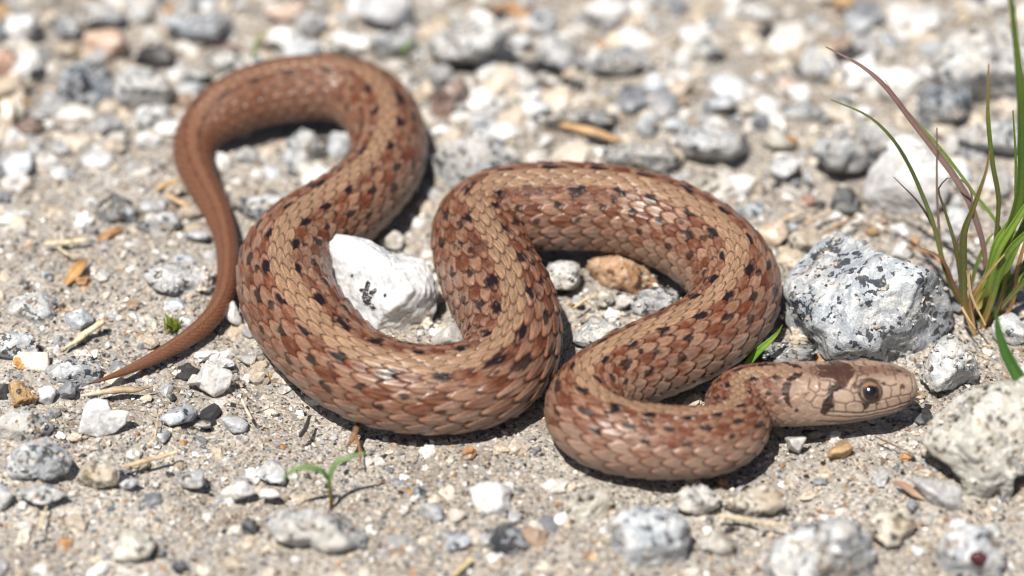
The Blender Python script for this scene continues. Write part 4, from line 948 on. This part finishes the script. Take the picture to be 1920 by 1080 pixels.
def merged(n, base_v, base_f, size_fn, colour_fn, seed, extra=None):
    r = np.random.default_rng(seed)
    x = r.uniform(GX0, GX1, n); y = r.uniform(GY0, GY1, n)
    # only as wide as the view needs at that depth
    keep = np.abs(x) < 0.052 + 0.13 * (y + 0.058) ; x, y = x[keep], y[keep]
    s = size_fn(r, y)
    dd, rd, zb = dist_snake(x, y, 24)
    keep = (dd > -0.55 * rd - 0.2 * s) & ~inside_spots(x, y, 0.7); x, y, s, dd, zb = x[keep], y[keep], s[keep], dd[keep], zb[keep]
    n = len(x); z = ground_h(x, y) + bank(x, y) * sstep(0.0, 0.0012, dd)
    z = np.where(dd < 0, np.minimum(z, -0.0004), z) + s * r.uniform(-0.35, 0.35, n)
    z = np.where(dd < 0.0004, np.minimum(z, -0.0002 - 0.3 * s), z)
    if extra is not None:
        x = np.concatenate([x, extra[:, 0]]); y = np.concatenate([y, extra[:, 1]]); z = np.concatenate([z, extra[:, 2]]); s = np.concatenate([s, size_fn(r, extra[:, 1]) * 0.85]); n = len(x)
    q = r.normal(size=(n, 4)); q /= np.linalg.norm(q, axis=1)[:, None]; a, b, c, d = q.T
    Rm = np.stack([1 - 2*(c*c+d*d), 2*(b*c-a*d), 2*(b*d+a*c), 2*(b*c+a*d), 1 - 2*(b*b+d*d), 2*(c*d-a*b), 2*(b*d-a*c), 2*(c*d+a*b), 1 - 2*(b*b+c*c)], 1).reshape(n, 3, 3)
    nb = len(base_v); V = base_v[None] * (1 + r.uniform(-0.38, 0.38, (n, nb, 1))) * r.uniform(0.6, 1.25, (n, 1, 3)) * s[:, None, None]
    V = np.einsum('nij,nvj->nvi', Rm, V); V[..., 2] *= 0.7; V += np.stack([x, y, z], 1)[:, None]
    F = (base_f[None] + (np.arange(n) * nb)[:, None, None]).reshape(-1, base_f.shape[1])
    C = np.repeat(colour_fn(r, n)[:, None], nb, 1).reshape(-1, 3)
    return V.reshape(-1, 3), F, C
PAL = np.array([srgb(194, 182, 166), srgb(178, 165, 147), srgb(200, 196, 190), srgb(218, 217, 215), srgb(160, 160, 161), srgb(122, 125, 130), srgb(56, 54, 56), srgb(172, 132, 94), srgb(146, 126, 108), srgb(202, 194, 180)])
PW = np.array([0.17, 0.20, 0.08, 0.05, 0.14, 0.10, 0.09, 0.03, 0.12, 0.07]); PW /= PW.sum()
def grain_col(r, n): return np.clip(PAL[r.choice(len(PAL), n, p=PW)] * r.uniform(0.64, 1.10, (n, 1)), 0.01, 0.85)
cv = np.array([(1, 0, 0), (-1, 0, 0), (0, 1, 0), (0, -1, 0), (0, 0, 1), (0, 0, -1)], float) * 0.62
cf = np.array([(0, 2, 4), (2, 1, 4), (1, 3, 4), (3, 0, 4), (2, 0, 5), (1, 2, 5), (3, 1, 5), (0, 3, 5)])
V, F, C = merged(142000, cv, cf, lambda r, y: 0.00017 + 0.00040 * r.random(len(y)) ** 2.4, grain_col, 5, cling)
o = obj('sand', mesh_np('sand', V, tris=F, smooth=False, colors=C), M['grain']); tag(o, 'loose pale sand grains covering the ground', 'sand', kind='stuff')
iv, if_ = ico(2)
def grit_col(r, n):
    p2 = np.array([0.14, 0.12, 0.18, 0.16, 0.14, 0.07, 0.05, 0.03, 0.03, 0.08]); p2 /= p2.sum()
    return np.clip(PAL[r.choice(len(PAL), n, p=p2)] * r.uniform(0.8, 1.1, (n, 1)), 0.01, 0.85)
V, F, C = merged(5600, iv * 0.55, if_, lambda r, y: (0.0005 + 0.0013 * r.random(len(y)) ** 2.6) * (1 + 0.9 * sstep(0.005, 0.03, y)), grit_col, 9)
o = obj('gravel', mesh_np('gravel', V, tris=F, smooth=False, colors=C), M['grit']); tag(o, 'fine angular grit scattered through the sand', 'gravel', kind='stuff')

# ------------------------------------------------------------------ plants and dry stems
def ribbon(pts, width, cols, fold=0.25, thick=0.00008, n=28, facing=None):
    """A leaf blade: folded along its midrib, tapering to the tip, with real thickness."""
    P = np.array(pts, float); d = np.concatenate([[0], np.cumsum(np.linalg.norm(np.diff(P, axis=0), axis=1))]); t = np.linspace(0, d[-1], n)
    m = np.zeros_like(P)
    for k in range(len(P)):
        a, b = max(0, k - 1), min(len(P) - 1, k + 1); m[k] = (P[b] - P[a]) / (d[b] - d[a])
    k = np.clip(np.searchsorted(d, t, 'right') - 1, 0, len(d) - 2); h = (d[k + 1] - d[k])[:, None]; u = ((t - d[k]) / (d[k + 1] - d[k]))[:, None]
    Q = (2*u**3-3*u**2+1)*P[k] + (u**3-2*u**2+u)*h*m[k] + (-2*u**3+3*u**2)*P[k+1] + (u**3-u**2)*h*m[k+1]
    T = np.gradient(Q, axis=0); T /= np.linalg.norm(T, axis=1)[:, None]
    f = np.array(facing if facing is not None else (0, -0.8, 0.6), float)
    W = np.cross(T, f); W /= np.linalg.norm(W, axis=1)[:, None] + 1e-9; Nn = np.cross(W, T)
    q = t / t[-1]; wd = np.interp(q, np.linspace(0, 1, len(width)), width)
    rows = []
    for (a, b) in ((-0.5, 0.5), (-0.25, 0.18), (0, 0), (0.25, 0.18), (0.5, 0.5)):
        rows.append(Q + W * (a * wd)[:, None] + Nn * (b * fold * wd + thick)[:, None])
    for (a, b) in ((0.5, 0.5), (0.25, 0.18), (0, 0), (-0.25, 0.18), (-0.5, 0.5)):
        rows.append(Q + W * (a * wd)[:, None] + Nn * (b * fold * wd - thick)[:, None])
    R = np.stack(rows, 1); nc = R.shape[1]; idx = np.arange(n * nc).reshape(n, nc); nx_ = np.roll(idx, -1, 1)
    quads = np.stack([idx[:-1], nx_[:-1], nx_[1:], idx[1:]], -1).reshape(-1, 4)
    cc = np.array(cols); C = np.stack([np.interp(q, np.linspace(0, 1, len(cc)), cc[:, i]) for i in range(3)], 1)
    C = np.repeat(C[:, None], nc, 1); C[:, [2, 7]] *= 1.2
    return mesh_np('blade', R.reshape(-1, 3), quads, smooth=True, colors=np.clip(C.reshape(-1, 3), 0, 1))
def tube(pts, rad, cols, n=24, sides=8, rough=0.12, seed=0):
    P = np.array(pts, float); d = np.concatenate([[0], np.cumsum(np.linalg.norm(np.diff(P, axis=0), axis=1))]); t = np.linspace(0, d[-1], n)
    Q = np.stack([np.interp(t, d, P[:, i]) for i in range(3)], 1)
    for _ in range(2): Q[1:-1] = (Q[:-2] + 2 * Q[1:-1] + Q[2:]) / 4
    T = np.gradient(Q, axis=0); T /= np.linalg.norm(T, axis=1)[:, None]
    A = np.cross(T, (0.1, 0.2, 1.0)); A /= np.linalg.norm(A, axis=1)[:, None]; B = np.cross(T, A)
    q = t / t[-1]; r = np.interp(q, np.linspace(0, 1, len(rad)), rad)
    th = np.linspace(0, 2 * math.pi, sides, endpoint=False)
    X = Q[:, None] + (A[:, None] * np.cos(th)[None, :, None] + B[:, None] * np.sin(th)[None, :, None] * 0.8) * r[:, None, None]
    X = X + (vnoise(X.reshape(-1, 3) * 1500, seed).reshape(n, sides, 1) * rough) * r[:, None, None] * (A[:, None] * np.cos(th)[None, :, None] + B[:, None] * np.sin(th)[None, :, None])
    idx = np.arange(n * sides).reshape(n, sides); nx_ = np.roll(idx, -1, 1); quads = np.stack([idx[:-1], nx_[:-1], nx_[1:], idx[1:]], -1).reshape(-1, 4)
    V = np.concatenate([X.reshape(-1, 3), Q[:1], Q[-1:]]); tr = np.concatenate([np.stack([np.full(sides, n * sides), nx_[0], idx[0]], 1), np.stack([np.full(sides, n * sides + 1), idx[-1], nx_[-1]], 1)])
    cc = np.array(cols); C = np.stack([np.interp(q, np.linspace(0, 1, len(cc)), cc[:, i]) for i in range(3)], 1)
    C = np.repeat(C[:, None], sides, 1) * (1 + 0.25 * vnoise((X * 2500).reshape(-1, 3), seed + 2).reshape(n, sides, 1))
    return mesh_np('stem', V, quads, tr, True, np.clip(np.concatenate([C.reshape(-1, 3), C[0, :1], C[-1, :1]]), 0, 1))
GREEN, OLIVE, LIME, PURP, STRAW, ORNG, DKBR = (0.17, 0.26, 0.045), (0.17, 0.18, 0.06), (0.27, 0.41, 0.07), (0.25, 0.17, 0.145), (0.55, 0.42, 0.22), (0.46, 0.27, 0.11), (0.09, 0.06, 0.05)
def Z6(x, y): return (1400 + x / 1.542, y / 1.542)
base_p = at_z(*Z6(668, 900), 0)
tuft = bpy.data.objects.new('grass_tuft', None); col.objects.link(tuft); tuft.location = base_p; tuft.empty_display_size = 0.005
tag(tuft, 'tuft of green and purple-brown grass growing beside the flecked granite stone', 'grass')
tuft_inv = Vector(base_p)
BL = [  # points base to tip (on the enlargement), widths px, colours, depth of base and tip behind the tuft's middle (mm)
 ([(690, 760), (650, 600), (600, 510), (540, 430), (470, 340), (400, 250), (330, 190), (228, 135)], [5, 10, 13, 12, 9, 2], [ORNG, PURP, PURP, (0.22, 0.13, 0.12), PURP], 1, 6),
 ([(735, 680), (650, 550), (560, 430), (480, 340), (430, 280), (400, 230)], [5, 6, 6, 1], [GREEN, GREEN, OLIVE], 2, 8),
 ([(580, 800), (540, 650), (510, 570), (470, 480), (420, 400), (350, 335), (243, 288)], [8, 9, 8, 6, 2], [OLIVE, OLIVE, (0.06, 0.09, 0.03), OLIVE], 0, 5),
 ([(575, 780), (545, 670), (500, 590), (425, 512)], [6, 7, 5, 1], [OLIVE, DKBR, DKBR], 1, 2),
 ([(572, 770), (552, 600), (550, 370)], [6, 5, 2], [OLIVE, PURP, PURP], 1, 3),
 ([(625, 860), (618, 800), (600, 700), (570, 600), (555, 545), (580, 515)], [8, 9, 6, 2], [ORNG, (0.16, 0.12, 0.05), OLIVE, DKBR], -1, -1),
 ([(630, 890), (625, 760), (628, 670), (655, 600), (690, 500), (703, 435)], [12, 15, 14, 8, 2], [ORNG, OLIVE, OLIVE, (0.2, 0.18, 0.05), ORNG], -2, -4),
 ([(700, 800), (728, 590), (710, 470), (697, 330), (700, 185)], [5, 7, 9, 8, 2], [GREEN, OLIVE, OLIVE, GREEN, ORNG], 1, 0),
 ([(685, 890), (740, 720), (790, 560), (795, 400), (790, 250), (770, 60), (758, -60)], [14, 18, 19, 17, 12, 6], [ORNG, GREEN, (0.10, 0.20, 0.03), GREEN, GREEN], 0, -6),
 ([(765, 700), (778, 500), (770, 320)], [7, 7, 2], [LIME, GREEN, GREEN], 2, 2),
 ([(690, 880), (720, 740), (790, 620), (840, 540), (880, 420)], [10, 15, 15, 9, 2], [(0.2, 0.14, 0.06), LIME, LIME, GREEN], -1, -3),
 ([(700, 890), (750, 740), (830, 655), (900, 600)], [10, 14, 14, 4], [ORNG, GREEN, GREEN, GREEN], -2, -4),
 ([(662, 860), (700, 780), (722, 700), (800, 590), (870, 470)], [9, 13, 13, 10, 2], [LIME, LIME, LIME, GREEN], 0, -1),
 ([(700, 880), (780, 700), (860, 480), (900, 200)], [9, 14, 13, 2], [GREEN, GREEN, LIME, GREEN], 1, 0),
 ([(690, 870), (740, 800), (760, 690), (860, 640)], [9, 12, 9, 2], [(0.16, 0.07, 0.05), (0.20, 0.10, 0.05), GREEN, OLIVE], 1, 1),
 ([(640, 880), (660, 780), (700, 690), (735, 660)], [6, 8, 7, 2], [STRAW, OLIVE, GREEN, GREEN], 1, 2),
 ([(645, 880), (690, 800), (745, 735)], [6, 8, 3], [ORNG, ORNG, STRAW], -2, -3),
 ([(600, 830), (560, 745), (490, 712)], [7, 8, 2], [ORNG, (0.26, 0.14, 0.09), ORNG], 0, -1),
 ([(640, 780), (648, 850), (690, 940)], [4, 7, 3], [STRAW, (0.38, 0.25, 0.15), STRAW], -3, -5),
 ([(622, 890), (640, 920), (662, 952)], [4, 6, 2], [STRAW, STRAW, ORNG], -3, -5),
 ([(610, 700), (640, 640), (650, 560), (620, 520), (580, 515)], [3, 4, 4, 2], [DKBR, PURP, PURP], 1, 1),
]
for k in range(9):                                # more blades crowding the foot of the tuft
    a0, a1 = rng.uniform(650, 760), rng.uniform(700, 900); h_ = rng.uniform(560, 780)
    BL.append(([(a0, 895), (a0 * 0.7 + a1 * 0.3, (895 + h_) / 2 + 30), (a1, h_)], [7, rng.uniform(8, 13), 2], [[ORNG, GREEN, LIME], [STRAW, OLIVE, GREEN], [ORNG, ORNG, STRAW], [LIME, LIME, GREEN]][k % 4], rng.uniform(-1.5, 2), rng.uniform(-3, 3)))
for pts, wd, cs, y0, y1 in BL:
    P = []
    for k, (a, b) in enumerate(pts):
        px, py = Z6(a, b); yy = base_p[1] + 0.001 * (y0 + (y1 - y0) * k / (len(pts) - 1))
        P.append(at_y(px, py, yy))
    s_ = mpp(base_p) / 1.542 * 1.0
    P = np.array(P)
    if P[0][2] > 0.0005: P = np.concatenate([[[P[0][0] + (base_p[0] - P[0][0]) * 0.7, P[0][1] + 0.0003, -0.0005]], P])
    me_ = ribbon(P - base_p, [q * s_ * 1.5 for q in wd], cs, 0.5, 0.00006)
    obj('blade', me_, M['blade'], tuft)
SPOTS.append((base_p[0], base_p[1], 0.002))
def plant_leaf(name, label, cat, pts, wd, cs, base_px, fold=0.4, tilt=0.0):
    b = at_z(*base_px, 0); P = np.array([at_y(px, py, b[1] + tilt * k) for k, (px, py) in enumerate(pts)])
    s_ = mpp(b); o = obj(name, ribbon(P - b, [q * s_ for q in wd], cs, fold, 0.00007), M['blade'], loc=b); tag(o, label, cat); return o
plant_leaf('green_shoot', 'single broad green leaf blade curving up beside the cream granite stone', 'leaf', [(1960, 800), (1935, 745), (1905, 700), (1884, 660), (1871, 618), (1866, 572)], [12, 22, 24, 21, 14, 1],
           [(0.10, 0.22, 0.05), (0.13, 0.30, 0.07), (0.10, 0.24, 0.05), (0.09, 0.20, 0.05)], (1960, 800), 0.5, -0.0002)
plant_leaf('green_shoot', 'short bright green blade poking out from under the snake beside the granite', 'leaf', [(1395, 690), (1418, 662), (1442, 640), (1458, 624), (1467, 609)], [12, 14, 13, 8, 1],
           [LIME, (0.16, 0.36, 0.04), LIME, GREEN], (1400, 694), 0.4)
plant_leaf('green_shoot', 'tiny green shoot at the edge of the cream granite stone', 'leaf', [(1940, 830), (1922, 820), (1910, 805), (1906, 790)], [8, 10, 8, 2], [GREEN, LIME, GREEN], (1940, 835), 0.4)
plant_leaf('green_shoot', 'faint green shoot beyond the upper loop of the snake', 'leaf', [(474, 112), (478, 90), (486, 72), (500, 62)], [5, 6, 5, 1], [GREEN, LIME, GREEN], (474, 116), 0.4)
plant_leaf('green_shoot', 'faint green shoot by the granite with a hollow beneath', 'leaf', [(755, 104), (760, 92), (768, 78), (780, 72)], [5, 6, 5, 1], [GREEN, LIME, GREEN], (755, 108), 0.4)
sb = at_z(621, 943, 0); seed_ = bpy.data.objects.new('seedling', None); col.objects.link(seed_); seed_.location = sb; seed_.empty_display_size = 0.002
tag(seed_, 'tiny two-leaved green seedling with a reddish stem in the sand', 'seedling')
s_ = mpp(sb)
f_ = lambda pts, dy=0: np.array([at_y(px, py, sb[1] + dy * k) for k, (px, py) in enumerate(pts)]) - sb
obj('stem', tube(np.concatenate([[(0, 0, -0.0006)], f_([(621, 940), (620, 922), (617, 903), (616, 897)])]), [5 * s_, 4.5 * s_, 4 * s_], [(0.16, 0.05, 0.03), (0.20, 0.16, 0.05), (0.14, 0.28, 0.05)], 16, 8, 0.05), M['blade'], seed_)
obj('leaf', ribbon(f_([(617, 903), (604, 884), (585, 877), (562, 877), (545, 885), (531, 900)], -0.0002), [5 * s_, 10 * s_, 11 * s_, 9 * s_, 2 * s_], [(0.14, 0.24, 0.07), (0.19, 0.31, 0.11), (0.17, 0.26, 0.10)], 0.3, 0.00006, 24, (0, -0.3, 1)), M['blade'], seed_)
obj('leaf', ribbon(f_([(617, 903), (622, 884), (634, 867), (652, 858), (670, 853), (692, 849)], 0.0002), [5 * s_, 10 * s_, 10 * s_, 7 * s_, 1 * s_], [(0.14, 0.24, 0.07), (0.19, 0.31, 0.11), (0.20, 0.26, 0.11)], 0.3, 0.00006, 24, (0, -0.3, 1)), M['blade'], seed_)
# moss
mb = at_z(325, 618, 0); moss = bpy.data.objects.new('moss_tuft', None); col.objects.link(moss); moss.location = mb; tag(moss, 'tiny yellow-green moss tuft beside the tail', 'moss')
for k in range(26):
    a = rng.uniform(0, 6.28); r_ = rng.uniform(0, 0.0006); b0 = np.array([r_ * math.cos(a), r_ * math.sin(a), -0.0002]); tipv = b0 + np.array([rng.normal() * 0.0004, rng.normal() * 0.0004, rng.uniform(0.0007, 0.0016)])
    obj('leaf', ribbon([b0, (b0 + tipv) / 2 + np.array([0, 0, 0.0002]), tipv], [0.00018, 0.00026, 0.00004], [(0.10, 0.13, 0.02), (0.22, 0.26, 0.04), (0.14, 0.18, 0.03)], 0.4, 0.00004, 6), M['blade'], moss)
# dry stems lying on the gravel
def twig(name, label, cat, pts, wd, cs, z0=0.0003, seed=0, rough=0.18):
    b = at_z(*pts[0], z0); s_ = mpp(b)
    P = np.array([at_z(q[0], q[1], z0 + (q[2] * 0.001 if len(q) > 2 else 0)) for q in pts]) - b
    o = obj(name, tube(P, [q * s_ / 2 for q in wd], cs, 30, 8, rough, seed), M['twig'], loc=b); tag(o, label, cat); return o
def scrap(name, label, pts, wd, cs):
    b = at_z(pts[0][0], pts[0][1], 0.0003); P = np.array([at_z(x, y, 0.0003 + z * 0.001) for x, y, z in pts]) - b
    o = obj(name, ribbon(P, [q * mpp(b) for q in wd], cs, 0.35, 0.00005, 20, (0.2, -0.3, 1)), M['blade'], loc=b); tag(o, label, 'leaf'); return o
BK = (0.025, 0.022, 0.022)
twig('straw', 'pale tapering straw lying on the sand above the tail tip', 'straw', [(118, 654), (140, 642), (165, 622), (185, 608, 0.5), (195, 601, 0.6)], [3, 9, 14, 15, 13], [(0.62, 0.54, 0.36), (0.66, 0.58, 0.40), (0.55, 0.46, 0.30)], 0.0006, 1)
twig('stick', 'thin dry stick on the sand in front of the notched quartz', 'stick', [(225, 876), (265, 866), (300, 857), (334, 846, 0.4)], [8, 10, 9, 7], [(0.55, 0.44, 0.29), (0.46, 0.34, 0.21), (0.52, 0.40, 0.26)], 0.0006, 2)
twig('bark_strip', 'frayed grey-brown bark strip under the tail tip', 'bark', [(152, 742), (190, 735), (225, 730), (260, 731), (286, 724)], [6, 14, 15, 12, 4], [(0.50, 0.45, 0.36), (0.38, 0.30, 0.20), (0.30, 0.23, 0.15)], 0.0004, 3, 0.4)
twig('straw', 'short flat straw sliver near the angular white quartz', 'straw', [(453, 748), (462, 768), (472, 786)], [4, 7, 5], [(0.58, 0.51, 0.40), (0.60, 0.53, 0.42)], 0.0003, 4)
twig('twig', 'short black twig in front of the thick coil', 'twig', [(563, 818), (572, 806), (577, 792), (580, 781)], [7, 9, 8, 6], [BK, (0.05, 0.045, 0.045), BK], 0.0006, 5)
twig('root', 'brown fibrous root showing under the middle coil', 'root', [(650, 838), (662, 822), (668, 805), (672, 792)], [5, 12, 14, 10], [(0.16, 0.10, 0.06), (0.22, 0.13, 0.07), (0.12, 0.07, 0.04)], 0.0005, 6, 0.35)
twig('root', 'reddish root end beside the seedling leaf under the coil', 'root', [(676, 870), (676, 850), (672, 830), (666, 815)], [3, 6, 7, 6], [(0.26, 0.12, 0.06), (0.24, 0.12, 0.06)], 0.0006, 7, 0.25)
twig('straw', 'dry stem against the outside of the right loop', 'straw', [(1468, 412), (1505, 396)], [8, 10], [(0.50, 0.40, 0.29), (0.54, 0.44, 0.32)], 0.0008, 8)
twig('straw', 'dry stem between the cream pebble and the dark granite', 'straw', [(1508, 420), (1535, 406), (1558, 395)], [9, 10, 8], [(0.42, 0.31, 0.22), (0.50, 0.40, 0.30)], 0.0009, 9)
twig('straw', 'dark dry stem lying behind the flecked granite stone', 'straw', [(1540, 440), (1570, 424), (1608, 406)], [6, 8, 6], [(0.26, 0.17, 0.11), (0.32, 0.22, 0.14)], 0.0012, 10)
twig('twig', 'red-brown root by the base of the grass tuft', 'twig', [(1700, 462), (1730, 470), (1756, 485), (1780, 505)], [5, 8, 8, 5], [(0.28, 0.16, 0.10), (0.34, 0.20, 0.12)], 0.001, 11)
twig('wood_chip', 'orange-brown wood chip lying in the gravel behind the loops', 'wood chip', [(1050, 233), (1080, 240), (1120, 250), (1160, 264)], [8, 20, 20, 10], [(0.46, 0.29, 0.15), (0.50, 0.33, 0.18), (0.40, 0.24, 0.12)], 0.0009, 12, 0.25)
twig('straw', 'orange straw piece behind the tail', 'straw', [(292, 354), (312, 346), (334, 338)], [8, 12, 10], [(0.50, 0.34, 0.18), (0.44, 0.29, 0.15)], 0.0008, 13)
twig('straw', 'orange straw piece slanting down to the cream pebble at the tail', 'straw', [(312, 364), (332, 376), (356, 388)], [8, 12, 9], [(0.52, 0.36, 0.22), (0.48, 0.33, 0.19)], 0.0009, 14)
twig('straw', 'split yellow straw beside the jagged black-grey stone', 'straw', [(82, 457), (120, 455), (165, 449)], [8, 12, 8], [(0.58, 0.49, 0.34), (0.60, 0.52, 0.37)], 0.0007, 15)
twig('straw', 'short yellow straw fork under the split straw', 'straw', [(108, 464), (128, 478), (150, 478)], [5, 7, 4], [(0.58, 0.49, 0.34), (0.52, 0.42, 0.28)], 0.0007, 16)
scrap('leaf_scrap', 'orange dry leaf scrap on the sand', [(124, 532, 0), (138, 514, 0.6), (150, 499, 0.8), (163, 485, 0.3)], [10, 26, 18, 2], [(0.50, 0.28, 0.10), (0.58, 0.36, 0.15), (0.42, 0.22, 0.09)])
twig('twig', 'dark purple twig arched over the far gravel', 'twig', [(376, 90), (400, 84), (430, 82), (452, 96)], [6, 9, 9, 5], [BK, (0.10, 0.05, 0.055), (0.16, 0.07, 0.08)], 0.002, 18)
twig('straw', 'cream straw on the sand before the front coil', 'straw', [(1346, 966), (1390, 972), (1430, 980), (1478, 984)], [6, 8, 7, 4], [(0.58, 0.47, 0.31), (0.52, 0.42, 0.28)], 0.0007, 19)
twig('straw', 'thin yellow straw standing in the front sand', 'straw', [(72, 996), (80, 970), (88, 948)], [4, 6, 4], [(0.55, 0.46, 0.29), (0.60, 0.52, 0.35)], 0.0006, 20)
twig('straw', 'short yellow straw in the front gravel beside pale chips', 'straw', [(852, 1078), (868, 1062), (884, 1046)], [9, 11, 9], [(0.56, 0.44, 0.24), (0.60, 0.48, 0.28)], 0.0008, 21)
scrap('leaf_scrap', 'curled brown leaf scrap beside the thin grey slab', [(1676, 902, 0.6), (1698, 914, 0.4), (1714, 926, 0.3), (1734, 937, 0.1)], [4, 15, 14, 2], [(0.34, 0.20, 0.13), (0.44, 0.29, 0.20), (0.52, 0.40, 0.28)])
twig('straw', 'yellow straw inside the right loop below the rust-orange stone', 'straw', [(1075, 578), (1088, 568), (1100, 560)], [6, 8, 6], [(0.56, 0.44, 0.25), (0.58, 0.47, 0.29)], 0.0009, 23)
twig('straw', 'hair-thin fibre curling over the sand near the notched quartz', 'fibre', [(288, 828), (294, 800), (296, 780), (286, 764)], [2.5, 3, 3, 2], [(0.56, 0.46, 0.32), (0.52, 0.42, 0.3)], 0.0005, 24)
twig('twig', 'thin dark twig in the shade under the snake chin', 'twig', [(1640, 818), (1670, 832), (1700, 846), (1716, 852)], [3, 4, 4, 3], [DKBR, (0.14, 0.09, 0.07), (0.2, 0.14, 0.1)], 0.0006, 25)
